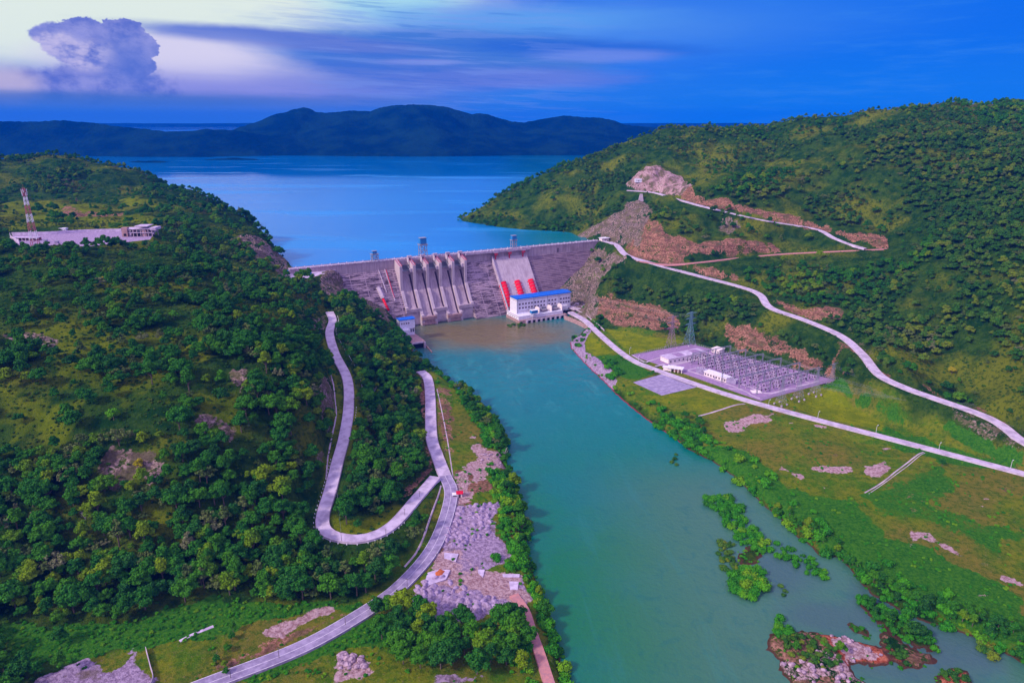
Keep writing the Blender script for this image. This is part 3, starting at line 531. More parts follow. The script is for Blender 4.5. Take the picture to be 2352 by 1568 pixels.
# ------------------------------------------------------------------ water
def water_mat(name, lake):
    m, b, pr = newmat(name); pos = b.n('ShaderNodeNewGeometry').outputs['Position']
    sx = b.n('ShaderNodeSeparateXYZ'); b.nt.links.new(pos, sx.inputs[0]); X, Y, _ = sx.outputs
    big = b.noise(pos, .006 if not lake else .0012, 5, .6)
    def spot(x, y, rx, ry, soft=.4, wob=.5):
        A = b.m('DIVIDE', b.m('SUBTRACT', X, x), rx); E = b.m('DIVIDE', b.m('SUBTRACT', Y, y), ry)
        d = b.m('SQRT', b.m('ADD', b.m('MULTIPLY', A, A), b.m('MULTIPLY', E, E)))
        nz = b.noise(pos, .02 if not lake else .003, 5, .6)
        return b.sstep(b.m('ADD', d, b.m('MULTIPLY', b.m('SUBTRACT', nz, .5), wob)), 1-soft, 1+soft, 1.0, 0.0)
    if lake:
        c = b.mix(b.sstep(big, .35, .65), (.001, .175, .52, 1), (.001, .15, .47, 1))
        c = b.mix(b.m('MULTIPLY', b.sstep(X, -130, 120), b.sstep(Y, 1250, 1420, 1.0, .6)), c, (.002, .14, .16, 1))  # green reflection of the right-hand hill painted into the lake colour
        pr.inputs['Roughness'].default_value = .12
        stk = b.noise(b.comb(b.m('MULTIPLY', X, .25), Y, 0.0), .006, 4, .6); rough = b.m('ADD', b.sstep(Y, 2350, 2950, .22, .03), b.m('MULTIPLY', b.sstep(stk, .55, .62), .10)); c = b.mix(b.m('MULTIPLY', b.sstep(stk, .5, .64), b.sstep(Y, 3300, 2500, 0.0, .35)), c, (.03, .30, .62, 1)); b.nt.links.new(rough, pr.inputs['Roughness'])
        rip = b.noise(b.comb(b.m('MULTIPLY', X, .25), Y, 0.0), .25, 3, .6); k = b.sstep(Y, 2350, 2900, .16, .012)
    else:
        c = b.mix(b.sstep(Y, 330, 760), (.003, .125, .045, 1), (.001, .15, .175, 1))
        c = b.mix(b.m('MULTIPLY', b.sstep(big, .4, .62), .5), c, (.001, .125, .15, 1))
        c = b.mix(b.m('MULTIPLY', b.sstep(b.m('SUBTRACT', X, b.m('MULTIPLY', Y, .1)), -20, 110), b.sstep(Y, 460, 560, .9, 0.0)), c, (.050, .135, .095, 1))
        c = b.mix(b.m('MULTIPLY', b.m('MULTIPLY', b.sstep(b.noise(b.comb(b.m('MULTIPLY', X, 1.0), b.m('MULTIPLY', Y, .35), 0.0), .045, 6, .65, 1.2), .52, .68), b.sstep(Y, 520, 700)), .35), c, (.04, .28, .28, 1)); c = b.mix(b.m('MULTIPLY', b.sstep(b.noise(pos, .09, 6, .7, 1.0), .5, .7), .35), c, (.001, .09, .095, 1)); c = b.mix(b.m('MULTIPLY', b.sstep(b.noise(b.comb(b.m('ADD', X, b.m('MULTIPLY', Y, .1)), b.m('MULTIPLY', Y, .12), 5.0), .10, 5, .6, .6), .54, .68), .14), c, (.02, .18, .18, 1))
        c = b.mix(b.m('MULTIPLY', spot(-34, 900, 122, 70, .55, .9), .92), c, (.145, .105, .035, 1))
        for x_, y_, rx, ry in ((zc(850, 790)+(26, 24)), (zc(1150, 1080)+(24, 14)), (zc(1700, 1390)+(40, 14)), (zc(1480, 1010)+(14, 20)), (zc(1980, 1220)+(30, 20))):
            p = P(x_, y_, 0); c = b.mix(b.m('MULTIPLY', spot(p[0], p[1], rx, ry, .6, 1.6), .5), c, (.045, .075, .11, 1))
        pr.inputs['Roughness'].default_value = .05
        r1 = b.noise(pos, .30, 5, .65); r2_ = b.noise(pos, .05, 4, .65, 1.5)
        turb = b.sstep(Y, 560, 760); rip = b.m('ADD', r1, b.m('MULTIPLY', r2_, b.m('MULTIPLY', turb, 4.0))); k = None
    b.val(pr.inputs['Base Color'], c); pr.inputs['IOR'].default_value = 1.33; pr.inputs['Specular IOR Level'].default_value = .3
    x = b.n('ShaderNodeBump'); x.inputs['Distance'].default_value = 1.0
    if lake: pr.inputs['Specular IOR Level'].default_value = .17
    if k is not None: b.nt.links.new(k, x.inputs['Strength'])
    else: x.inputs['Strength'].default_value = .5
    b.nt.links.new(rip, x.inputs['Height']); b.nt.links.new(x.outputs[0], pr.inputs['Normal'])
    return m
def poly_obj(name, poly, z, mat, kind='structure'):
    bm = bmesh.new(); vs = [bm.verts.new((p[0], p[1], z)) for p in poly]; f = bm.faces.new(vs)
    bmesh.ops.triangulate(bm, faces=[f]); bm.normal_update()
    for f in bm.faces:
        if f.normal.z < 0: f.normal_flip()
    me = bpy.data.meshes.new(name); bm.to_mesh(me); bm.free(); me.materials.append(mat)
    o = bpy.data.objects.new(name, me); COL.objects.link(o); o['kind'] = kind; return o
M['lake'] = water_mat('lake_water', True); M['river'] = water_mat('river_water', False)
poly_obj('lake_water', [Wd(-16, 1)[:2], (-420, 985), (-900, 1180), (-1390, 1300), (-3000, 1700), (-70000, 60000), (-70000, 70000), (70000, 70000), (70000, 60000), (3000, 2200), (1480, 1900), (700, 1560), (330, 1290), Wd(489, 1)[:2]], 84, M['lake'])
poly_obj('river_water', [(-140, 180), (900, 180), (900, 330), (380, 640), (200, 900), Wd(400, 20)[:2], Wd(95, 20)[:2], (-160, 830), (-90, 700)], 0, M['river'])

# ------------------------------------------------------------------ far mountains and far shore
def ridge_obj(name, prof, D_r, wid_front, wid_back, base, mat, nx=500, ny=110, z0=80, amp=70, seed=3):
    us = np.linspace(prof[0][0], prof[-1][0], nx); vs = np.interp(us, [p[0] for p in prof], [p[1] for p in prof])
    az = (us-1176)/FPX
    ys = np.linspace(-1, 1, ny); X = np.zeros((ny, nx)); Y = np.zeros((ny, nx)); Zz = np.zeros((ny, nx))
    for j, t in enumerate(ys):
        D = D_r+(t*wid_front if t < 0 else t*wid_back)
        b_ = (vs-784)/FPX; cy = math.cos(PT)-b_*math.sin(PT)
        X[j] = az/cy*D_r*(1+.0*t); Y[j] = D+80*np.sin(us/90.0); top = CZ+(-math.sin(PT)-b_*math.cos(PT))/cy*(D_r)
        sh = (1-abs(t))**.75 if t < 0 else (1-t)**.8
        Zz[j] = z0+(top-z0)*sh
    nrm = fbm(X/900, Y/900, seed, 6)-.47; rg = (abs(fbm(X/700+Y/1500, Y/1600, seed+5, 5)-.47))*3
    e = np.minimum(1, (1-abs(ys))*4)[:, None]*np.ones_like(X); inner = e*np.clip(abs(ys)*5, .0, 1)[:, None]
    Zz = Zz+inner*(nrm*amp-rg*amp*.9)+e*(fbm(X/22, Y/22, seed+9, 2)-.4)*11
    Zz[0] = z0-20; Zz[-1] = z0-20; Zz[:, 0] = np.minimum(Zz[:, 0], Zz[:, 1])
    me = grid_mesh(name, X, Y, Zz); me.materials.append(mat)
    o = bpy.data.objects.new(name, me); COL.objects.link(o); o['kind'] = 'structure'; return o
def far_forest():
    m, b, pr = newmat('distant_forest'); pos = b.n('ShaderNodeNewGeometry').outputs['Position']
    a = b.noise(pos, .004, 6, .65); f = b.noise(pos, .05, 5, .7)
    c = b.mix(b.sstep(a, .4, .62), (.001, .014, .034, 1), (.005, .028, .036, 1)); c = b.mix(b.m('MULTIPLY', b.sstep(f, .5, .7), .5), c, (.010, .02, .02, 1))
    b.val(pr.inputs['Base Color'], c); pr.inputs['Roughness'].default_value = 1; pr.inputs['Specular IOR Level'].default_value = 0
    bump(b, pr, f, .8, 14); return m
M['far'] = far_forest()
ridge_obj('mountain_range', [(480,322),(520,304),(545,297),(575,285),(600,275),(628,262),(650,257),(668,250),(690,246),(705,249),(716,256),(740,258),(800,254),(850,255),(880,246),(900,242),(950,240),(990,241),(1030,246),(1060,255),(1085,262),(1100,260),(1120,262),(1150,272),(1180,279),(1205,281),(1230,275),(1265,269),(1300,264),(1340,268),(1380,270),(1410,276),(1435,286),(1470,290),(1540,298),(1600,310)], 5400, 1000, 1500, 4400, M['far'], amp=75)
ridge_obj('mountain_foothills', [(-400,300),(-100,282),(0,278),(60,279),(130,276),(200,282),(260,290),(330,295),(400,302),(455,300),(480,296),(500,297),(540,299),(600,310),(700,322),(800,335),(900,350)], 4700, 350, 900, 4400, M['far'], amp=25, seed=21)
ridge_obj('lowland_range', [(1240,288),(1400,292),(1480,290),(1550,291),(1700,292),(1900,290),(2400,292)], 9000, 600, 2500, 8000, M['far'], amp=20, seed=33)
def strip(name, D, z1, x0, x1, seed):
    xs = np.linspace(x0, x1, 200); ys = np.array([0, 300, 900, 2500.0]); X, Y = np.meshgrid(xs, ys); pr_ = np.array([0, .8, 1, .2])[:, None]
    Zz = 80+(z1-80)*pr_*(.8+.35*fbm(X/2500, Y*0, seed)); me = grid_mesh(name, X, Y+D, Zz); me.materials.append(M['far'])
    o = bpy.data.objects.new(name, me); COL.objects.link(o); o['kind'] = 'structure'
for k_, (ua, ub, vv) in enumerate([(395, 500, 360), (470, 600, 367), (300, 390, 372)]):
    pa = P(ua, vv, 84); pb_ = P(ub, vv, 84); xs = np.linspace(pa[0], pb_[0], 60); ys = np.linspace(-60, 60, 9); X_, Y_ = np.meshgrid(xs, ys); tt = (X_-xs[0])/(xs[-1]-xs[0])
    Z_ = 82+10*np.sin(math.pi*tt)**.5*(1-(Y_/60)**2)*(.3+fbm(X_/60, Y_/30, 5+k_)*1.2); me = grid_mesh('spit', X_, Y_+pa[1]+25*np.sin(X_/90), Z_); me.materials.append(M['far']); o = bpy.data.objects.new('spit', me); COL.objects.link(o); o['kind'] = 'structure'
strip('far_shore', 50000, 340, -60000, 60000, 4)

# ------------------------------------------------------------------ air
hz = bpy.data.materials.new('haze'); hz.use_nodes = True; hz.node_tree.nodes.clear(); hb = NB(hz.node_tree)
hv = hb.n('ShaderNodeVolumePrincipled'); hv.inputs['Color'].default_value = (.0, .17, 1, 1); hv.inputs['Density'].default_value = 5.5e-5; hv.inputs['Anisotropy'].default_value = 0.0
hb.nt.links.new(hv.outputs[0], hb.n('ShaderNodeOutputMaterial').inputs['Volume'])
hm = bpy.data.meshes.new('haze'); hbm = bmesh.new(); bmesh.ops.create_cube(hbm, size=1)
for v_ in hbm.verts: v_.co = Vector((v_.co.x*16000, 5700+v_.co.y*11700, 215+v_.co.z*450))
hbm.to_mesh(hm); hbm.free(); hm.materials.append(hz); ho = bpy.data.objects.new('haze', hm); COL.objects.link(ho); ho['kind'] = 'stuff'

# ------------------------------------------------------------------ object helpers
class MB:
    def __init__(s): s.v = []; s.f = []; s.mi = []
    def add(s, vs, fs, mi=0):
        k = len(s.v); s.v += [tuple(map(float, p)) for p in vs]; s.f += [tuple(i+k for i in f) for f in fs]; s.mi += [mi]*len(fs); return s
    def box(s, x0, x1, y0, y1, z0, z1, mi=0):
        return s.add([(x0,y0,z0),(x1,y0,z0),(x1,y1,z0),(x0,y1,z0),(x0,y0,z1),(x1,y0,z1),(x1,y1,z1),(x0,y1,z1)], [(0,3,2,1),(4,5,6,7),(0,1,5,4),(1,2,6,5),(2,3,7,6),(3,0,4,7)], mi)
    def bar(s, a, b, r, mi=0, n=4, r2=None):
        a = Vector(a); b = Vector(b); d = (b-a)
        if d.length < 1e-6: return s
        q = d.to_track_quat('Z', 'Y'); r2 = r if r2 is None else r2; vs = []
        for p, rr in ((a, r), (b, r2)):
            for i in range(n):
                t = 2*math.pi*(i+.5)/n; vs.append(tuple(p+q@Vector((rr*math.cos(t), rr*math.sin(t), 0))))
        fs = [(i, (i+1) % n, n+(i+1) % n, n+i) for i in range(n)]+[tuple(range(n-1, -1, -1)), tuple(range(n, 2*n))]
        return s.add(vs, fs, mi)
    def path(s, pts, r, n=4, mi=0):
        for a, b in zip(pts[:-1], pts[1:]): s.bar(a, b, r, mi, n)
        return s
    def prism(s, poly, axis, a, b, mi=0):
        """poly: list of (p, q) in the plane across the axis ('x': y,z ; 'y': x,z ; 'z': x,y)"""
        f = {'x': lambda t, p, q: (t, p, q), 'y': lambda t, p, q: (p, t, q), 'z': lambda t, p, q: (p, q, t)}[axis]; n = len(poly)
        s.add([f(a, *p) for p in poly]+[f(b, *p) for p in poly], [(i, (i+1) % n, n+(i+1) % n, n+i) for i in range(n)]+[tuple(range(n-1, -1, -1)), tuple(range(n, 2*n))], mi); return s
    def build(s, name, mat, parent=None, smooth_=False):
        mats = mat if isinstance(mat, (list, tuple)) else [mat]
        me = mesh_from(name, s.v, s.f, smooth_=smooth_); bm = bmesh.new(); bm.from_mesh(me); bmesh.ops.recalc_face_normals(bm, faces=bm.faces); bm.to_mesh(me); bm.free()
        for m_ in mats: me.materials.append(m_)
        if len(mats) > 1: me.polygons.foreach_set('material_index', s.mi)
        o = bpy.data.objects.new(name, me); COL.objects.link(o)
        if parent: o.parent = parent
        return o
def tag(o, label, cat, group=None):
    o['label'] = label; o['category'] = cat
    if group: o['group'] = group
    return o
def thing(name, label, cat, loc=(0, 0, 0), rz=0, group=None):
    o = bpy.data.objects.new(name, None); o.empty_display_size = 1; COL.objects.link(o); o.location = loc; o.rotation_euler = (0, 0, rz); return tag(o, label, cat, group)
def dup(root, loc=None, rz=None, label=None, group=None, scale=None):
    r = root.copy(); COL.objects.link(r)
    if loc is not None: r.location = loc
    if rz is not None: r.rotation_euler = (0, 0, rz)
    if scale is not None: r.scale = scale if isinstance(scale, tuple) else (scale,)*3
    if label: r['label'] = label
    if group: r['group'] = group
    for ch in list(root.children):
        c_ = ch.copy(); COL.objects.link(c_); c_.parent = r
        for g_ in ch.children:
            e_ = g_.copy(); COL.objects.link(e_); e_.parent = c_
    return r

# ------------------------------------------------------------------ roads
def ribbon(name, cl, hw, mats, lift=.18, kerb=0.0, line=0.0, skirt=2.0, w0=None):
    cl = np.array(cl); n = len(cl); mb = MB()
    tg = np.gradient(cl[:, :2], axis=0); tg /= np.linalg.norm(tg, axis=1)[:, None]+1e-9; nx_, ny_ = tg[:, 1], -tg[:, 0]
    def row(off, dz): return [(cl[i, 0]+nx_[i]*off, cl[i, 1]+ny_[i]*off, cl[i, 2]+lift+dz) for i in range(n)]
    def strip_(o0, o1, z0, z1, mi):
        a = row(o0, z0); b = row(o1, z1); mb.add(a+b, [(i, i+1, n+i+1, n+i) for i in range(n-1)], mi)
    e = hw
    strip_(-e, e, 0, 0, 0); strip_(-e-.5, -e, -skirt, 0, 0); strip_(e, e+.5, 0, -skirt, 0)
    if kerb:
        for s_ in (-1, 1):
            strip_(s_*(e-kerb), s_*e, .12, .12, 1); strip_(s_*(e-kerb), s_*(e-kerb), 0, .12, 1)
    if line: strip_(-line, line, .02, .02, 1)
    return mb.build(name, mats)
RM = {'upper road': ('road', .5, 0), 'quarry road': ('road', 0, 0), 'dirt track': ('track', 0, 0), 'valley road': ('road', .45, 0), 'hairpin road': ('road', .4, 0), 'riverside road': ('road', .5, 0), 'tarmac road': ('tarmac', .35, .16), 'sandy track': ('track', 0, 0)}
for nm, cl in RW.items():
    mt, kb, ln = RM[nm]; o = ribbon(nm.replace(' ', '_'), cl, hwmod[nm], [M[mt], M['paint' if mt == 'tarmac' else 'concrete_light']], kerb=kb, line=ln); o['kind'] = 'structure'
def drape(pts, step=3.0, dz=0.0):
    w = catmull([G(u, v) for u, v in pts], step); w[:, 2] = [HZ(x, y)+dz for x, y, _ in w]; return w
def drain(pts, w=.8, mat='concrete'):
    o = ribbon('drain', drape(pts), w, [M[mat]], lift=.12, skirt=.5); o['kind'] = 'structure'
drain(Zm(ze, '305,420 328,520 335,590 342,680 320,790 295,930 283,1080'), .45)
drain(Zm(zg, '255,392 215,520 150,690 70,930 0,1090 -120,1230'), .55)
drain(Zm(zb, '1002,1047 1150,1005 1250,972 1342,956'), .9)
drain(Zm(zc, '1375,325 1480,262 1600,170 1735,72'), .45, 'concrete'); drain(Zm(zc, '1400,330 1500,262 1620,175 1745,80'), .22, 'concrete')
drain(Zm(ze, '962,520 1000,700 1030,860 1060,1060'), .35)
drain(Zm(zd, '110,905 180,870 240,840 300,820'), .9, 'slab')

def sheet(name, poly, z, mat, th=.25, kind='structure', parent=None):
    mb = MB().prism([(p[0], p[1]) for p in poly], 'z', z-th, z); o = mb.build(name, M[mat], parent)
    if kind: o['kind'] = kind
    return o
sheet('yard', PAD, 9.12, 'padg', .6); sheet('parking_yard', PAD2, 8.12, 'slabblue', .5)
sheet('platform', PLAT, 82.1, 'slab', 1.2); sheet('compound_yard', LOT, 139.1, 'heap', .6); sheet('powerhouse_yard', YARD, 8.1, 'concrete_light', 1)
for s in ['290,1085 440,1095 410,1175 290,1150', '80,1440 120,1290 230,1260 355,1275 310,1365 120,1430', '640,1265 710,1265 690,1340 640,1290', '960,1385 1060,1390 1050,1475 970,1470', '890,1300 1070,1310 1068,1345 900,1335']:
    pl = [G(*p) for p in Zm(zg, s)]; z = max(p[2] for p in pl)+.25; sheet('floor_slab', pl, z, 'slab', .8)
# lined paths inside the yard
def padp(a, b):
    O, A_, C_, B_ = PAD[0], PAD[3], PAD[2], PAD[1]
    return tuple((O[i]*(1-a)+A_[i]*a)*(1-b)+(B_[i]*(1-a)+C_[i]*a)*b for i in (0, 1))
def z4(x, y): return (1433.2+.1328*x, 753.4+.1328*y)
def z5(x, y): return (1653.75+.1563*x, 771.75+.1563*y)
def yard_path(pts, w=.8, f=z4, mat='concrete_light'):
    w_ = catmull([P(*f(*p), 9.15) for p in pts], 3); o = ribbon('footpath', w_, w, [M[mat]], lift=.06, skirt=.1); o['kind'] = 'structure'
yard_path([(800,650),(1100,580),(1500,495),(1560,480)], 1.3); yard_path([(1090,725),(1400,830),(1800,970),(2060,1070)], .8); yard_path([(150,470),(350,580),(430,570),(640,500)], .6)
yard_path([(1090,725),(1240,690),(1500,640)], .5); yard_path([(540,660),(700,620)], .8); yard_path([(1440,420),(1490,450),(1440,490),(1200,545),(800,620)], .9)
yard_path([(310,700),(420,740),(700,840),(1020,770),(1150,775)], .8, z5); yard_path([(1120,740),(1230,715),(1440,660)], .8, z5); yard_path([(700,560),(960,600),(1180,650),(1340,690)], .5, z5); yard_path([(130,765),(350,800),(480,875),(590,915)], .4, z5)
yard_path([(1250,1000),(960,900),(700,790),(500,740)], .5, z4)
mb = MB(); c0 = P(*z5(530, 815), 9.3); mb.box(c0[0]-5, c0[0]+5, c0[1]-4, c0[1]+4, 9.1, 9.4); o = mb.build('floor_slab', M['cream']); o['kind'] = 'structure'

# ------------------------------------------------------------------ dam
def dam_face_mat():
    m, b, pr = newmat('stepped_concrete'); tcn = b.n('ShaderNodeTexCoord'); sx = b.n('ShaderNodeSeparateXYZ'); b.nt.links.new(tcn.outputs['Object'], sx.inputs[0]); X, Y, Zz = sx.outputs
    row = b.noise(b.comb(b.m('MULTIPLY', X, .045), 0.0, b.m('MULTIPLY', Zz, .42)), 1.0, 5, .75)
    patch = b.noise(b.comb(b.m('MULTIPLY', X, .02), 4.0, b.m('MULTIPLY', Zz, .03)), 1.0, 4, .6); fn = b.noise(b.comb(b.m('MULTIPLY', X, .5), Y, Zz), .9, 4, .7)
    joint = b.m('LESS_THAN', b.m('MODULO', b.m('ADD', X, b.m('MULTIPLY', fn, 1.2)), 21.0), 1.0)
    k = b.m('ADD', b.sstep(row, .40, .56), b.m('MULTIPLY', b.m('SUBTRACT', patch, .5), 1.6)); k = b.m('ADD', k, b.m('MULTIPLY', b.m('SUBTRACT', fn, .5), .9), clamp=True)
    k = b.m('MAXIMUM', k, joint)
    c = b.mix(b.m('SUBTRACT', 1.0, k), (.47, .355, .43, 1), (.075, .045, .07, 1))
    c = b.mix(b.sstep(X, 345, 352), c, b.mix(k, (.18, .12, .165, 1), (.32, .23, .285, 1)))
    b.val(pr.inputs['Base Color'], c); pr.inputs['Roughness'].default_value = .9; bump(b, pr, fn, .6, .6); return m
def streak_mat(name, c1, c2, c3):
    m, b, pr = newmat(name); tcn = b.n('ShaderNodeTexCoord'); sx = b.n('ShaderNodeSeparateXYZ'); b.nt.links.new(tcn.outputs['Object'], sx.inputs[0]); X, Y, Zz = sx.outputs
    st = b.noise(b.comb(b.m('MULTIPLY', X, .55), b.m('MULTIPLY', Y, .2), b.m('MULTIPLY', Zz, .03)), 1.0, 6, .7); bl = b.noise(tcn.outputs['Object'], .05, 5, .6)
    c = b.mix(b.sstep(st, .38, .66), c1, c2); c = b.mix(b.m('MULTIPLY', b.sstep(bl, .5, .7), .6), c, c3)
    lf = b.m('LESS_THAN', b.m('MODULO', Zz, 3.0), .22); c = b.mix(b.m('MULTIPLY', lf, .3), c, tuple(x*.6 for x in c1[:3])+(1,))
    b.val(pr.inputs['Base Color'], c); pr.inputs['Roughness'].default_value = .85; bump(b, pr, st, .3, .4); return m
M['face'] = dam_face_mat(); M['streak'] = streak_mat('streaked_concrete', (.43, .335, .40, 1), (.29, .215, .265, 1), (.22, .15, .17, 1)); M['streakl'] = streak_mat('pale_streaked_concrete', (.50, .41, .48, 1), (.38, .30, .37, 1), (.29, .22, .27, 1))
dam = thing('dam', 'long lilac grey concrete dam with stepped face holding back the blue lake', 'dam', (LD[0], LD[1], 0), DANG)
Q = lambda pl: [(-n, z) for n, z in pl]
MB().prism(Q([(0, 20), (9, 20), (9, 88), (0, 88)]), 'x', -16, 489).build('crest_wall', M['streak'], dam)
st = [(8.5, 74.2)]; z = 74.2; n_ = 8.5
while z > -6: n_ += 1.8; st.append((n_, z)); z -= 2.4; st.append((n_, z))
for a_, b_ in ((2, 131), (233, 489)): MB().prism(Q(st+[(8.5, -6.2)]), 'x', a_, b_).build('stepped_face', M['face'], dam)
mb = MB().box(-16, 489, -9.6, .6, 88, 88.35); mb.box(-16, 489, .2, .6, 88.35, 89.3, 1); mb.box(-16, 489, -9.6, -9.2, 88.35, 89.3, 1)
for k in range(86):
    mb.box(k*5.8-12, k*5.8-11.1, -9.85, -9.0, 88.35, 90.0, 2)
    if k % 2: mb.box(k*5.8-12, k*5.8-11.1, .1, .9, 88.35, 90.0, 2)
mb.build('crest_road', [M['road'], M['concrete'], M['white']], dam)
MB().prism(Q([(8, 88.2), (15, 88.2), (15, 86.4), (9, 84)]), 'x', 240, 352).box(240, 352, -15, -14.6, 88.2, 89.4).build('intake_deck', M['concrete_light'], dam)
off = 1.6
MB().prism(Q([(8, 79), (9.5+off, 77.5), (9.5+off+.75*(77.5-2), 2), (8, 2)]), 'x', 286, 347).build('intake_face', M['streakl'], dam)
mb = MB()
for s_ in (284.6,): mb.prism(Q([(8, 80), (12.5, 80), (12.5+.75*78, 2), (8, 2)]), 'x', s_, s_+1.4)
for s_ in (303, 327):
    mb.prism(Q([(8, 60), (9.5+off+.75*17.5+.25, 60), (9.5+off+.75*75.5+.25, 2), (8, 2)]), 'x', s_, s_+.4)
mb.build('stair_ramp', M['concrete_light'], dam)
for s_ in (291, 315, 339):
    mb = MB(); mb.box(s_-4, s_+4, -15.4, -10, 85.5, 90.5, 1); mb.bar((s_, -13, 86), (s_, -12.2, 75), 1.5, 0, 8, 1.0); mb.box(s_-2.6, s_+2.6, -15.2, -13, 82, 85.5, 0); mb.build('vent_pipe', [M['redrail'], M['concrete_light']], dam)
def facept(u, v, off=1.0):
    lo, hi = -3, 87
    for _ in range(40):
        z = (lo+hi)/2; p = P(u, v, z); s_, n_ = toD(p[0], p[1])
        if n_ > 8.5+.75*(74-z)+off: hi = z
        else: lo = z
    return s_, n_, z
# stairs and pipes running down the left part of the face
for (a, b, r, mt, nm) in [((866, 612), (888, 672), .5, 'concrete_light', 'stair_ramp'), ((883, 618), (907, 690), .55, 'concrete_light', 'stair_ramp'), ((886, 620), (905, 684), .55, 'redrail', 'drain_pipe')]:
    A_ = facept(*a); B_ = facept(*b); MB().bar((A_[0], -A_[1]-.6, A_[2]), (B_[0], -B_[1]-.6, B_[2]), r*1.6, 0, 4).build(nm, M[mt], dam)
A_ = facept(868, 660); B_ = facept(880, 686); MB().bar((A_[0], -A_[1], A_[2]), (B_[0], -B_[1], B_[2]), 3.6, 0, 6).build('intake_block', M['concrete_light'], dam)
# spillway
LIP = [(51, 23.5), (59.5, 12.5), (52, 21), (59, 10.5), (53, 21)]
PI_L = [0, 1, 1, 3, 3, 4]
def chute_prof(l):
    ln, lz = l; P0 = (21, 61); pr_ = [(0, 70), (9, 72.5), (13, 71), (17, 67), P0]
    e = (ln-11, lz+5.5)
    for t in np.linspace(.15, 1, 7):
        x = P0[0]+(e[0]-P0[0])*t; pr_.append((x, P0[1]+(e[1]-P0[1])*(t**.97)))
    pr_ += [(ln-8, lz+1.6), (ln-5, lz-.4), (ln-2.5, lz-.8), (ln, lz+.6)]; return pr_
for i in range(5):
    ln, lz = LIP[i]; s0 = 134+20*i; pr_ = chute_prof(LIP[i])
    poly = pr_+[(ln, lz-4), (ln-1.6, lz-6), (ln-1.6, -5), (0, -5)]
    ch = MB().prism(Q(poly), 'x', s0-.1, s0+16.1).build('chute', M['streak'], dam)
    mb = MB(); mt = M['conc_warm'] if i in (1, 3) else M['concrete']
    mb.box(s0-4.2, s0+18 if i < 4 else s0+16+4.2, -ln-1.2, -ln+3, lz-4.2, lz+.3); mb.box(s0-3.4, s0+17.4 if i < 4 else s0+19.6, -ln+.8, -ln+3, -4, lz-4.2)
    mb.box(s0-3.4, s0+17.4, -ln-.6, -ln+.8, 1.2, max(2.4, lz-9))
    mb.build('flip_lip', mt, ch)
    # dark bands where the water runs beside the right-hand wall
    prn = np.array(pr_); bnd = [(x+.18, z_+.1) for x, z_ in pr_[3:-1]]
    MB().prism(Q(bnd+[(x-.6, z_-.4) for x, z_ in bnd[::-1]]), 'x', s0+13.6, s0+15.9).build('water_stain', M['ins'], ch)
    g_ = MB(); a0 = []
    for t in np.linspace(-.15, 1.02, 9): a0.append((24.5-12.5*math.cos(t*.9-.1), 77.0-5+12.5*math.sin(t*.9-.1)+.0))
    g_.prism(Q(a0+[(x-.5, z_) for x, z_ in a0[::-1]]), 'x', s0+.1, s0+15.9)
    for q_ in np.linspace(s0+1, s0+15, 10):
        for (x, z_), (x2, z2_) in zip(a0[:-1], a0[1:]): g_.bar((q_, -x-.35, z_), (q_, -x2-.35, z2_), .3, 0, 4)
    ga = g_.build('radial_gate', M['steel'], dam)
    g_ = MB()
    for q_ in (s0+2.5, s0+13.5):
        for t in (0.1, .9):
            x, z_ = 24.5-12.5*math.cos(t*.9-.1), 72+12.5*math.sin(t*.9-.1); g_.bar((q_, -x, z_), (q_, -26, 75), .55)
        g_.bar((q_, -14, 74), (q_, -17, 80), .3)
    g_.bar((s0+.2, -26, 75), (s0+15.8, -26, 75), .6); g_.build('gate_arm', M['steel'], ga)
    MB().box(s0+12.6, s0+16.2, -29, -24.5, 72.5, 77.5).build('trunnion_block', M['concrete_light'], dam)
    MB().box(s0, s0+16, -3.5, -.2, 84, 88.1).box(s0, s0+16, -9.8, -7.5, 85.5, 88.1).build('bridge_beam', M['concrete'], dam)
for i in range(6):
    s1 = 134+20*i; ln, lz = LIP[PI_L[i]]; c_ = chute_prof(LIP[PI_L[i]])
    poly = [(0, 88.3), (10, 88.3), (14, 87), (31, 81.8), (31, 47)]
    low = [(x+2.2, z_+3.6) for x, z_ in c_ if x > 30 and x < ln-6]; poly += [p for p in low if p[0] > 31.5]+[(ln-5, lz+3.4), (ln-.2, lz+2.6), (ln-.2, -5), (0, -5)]
    pr_o = MB().prism(Q(poly), 'x', s1-4, s1).build('pier', M['streakl'], dam)
    mb = MB()
    for yy in (s1-3.7, s1-.3): mb.bar((yy, -10, 89.6), (yy, -14, 88.4), .25); mb.bar((yy, -14, 88.4), (yy, -31, 83.2), .32); [mb.bar((yy, -q_, 88.3-(q_-14)*.306 if q_ > 14 else 88), (yy, -q_, 89.4-(q_-14)*.306), .14) for q_ in (12, 16, 20, 24, 28, 30.8)]
    mb.box(s1-3.6, s1-.4, -30.6, -24, 83.0, 83.6) if False else None
    mb.bar((s1-3.7, -31, 83.2), (s1-.3, -31, 83.2), .3); mb.build('railing', M['redrail'], pr_o)
    if i:
        MB().box(s1-5.2, s1+1.0, -13.5, -9.7, 83, 93).box(s1-5.2, s1-4.4, -17, -13.5, 83, 90).box(s1-3.6, s1-1, -13.7, -13.5, 86, 90, 1).build('hoist_house', [M['concrete_light'], M['dark']], dam)
MB().box(244, 248, -8.9-.6, -8.5, 74, 88).build('pilaster', M['concrete'], dam); MB().box(405, 406.4, -9.4, -8.95, 76, 83).build('slot', M['dark'], dam)

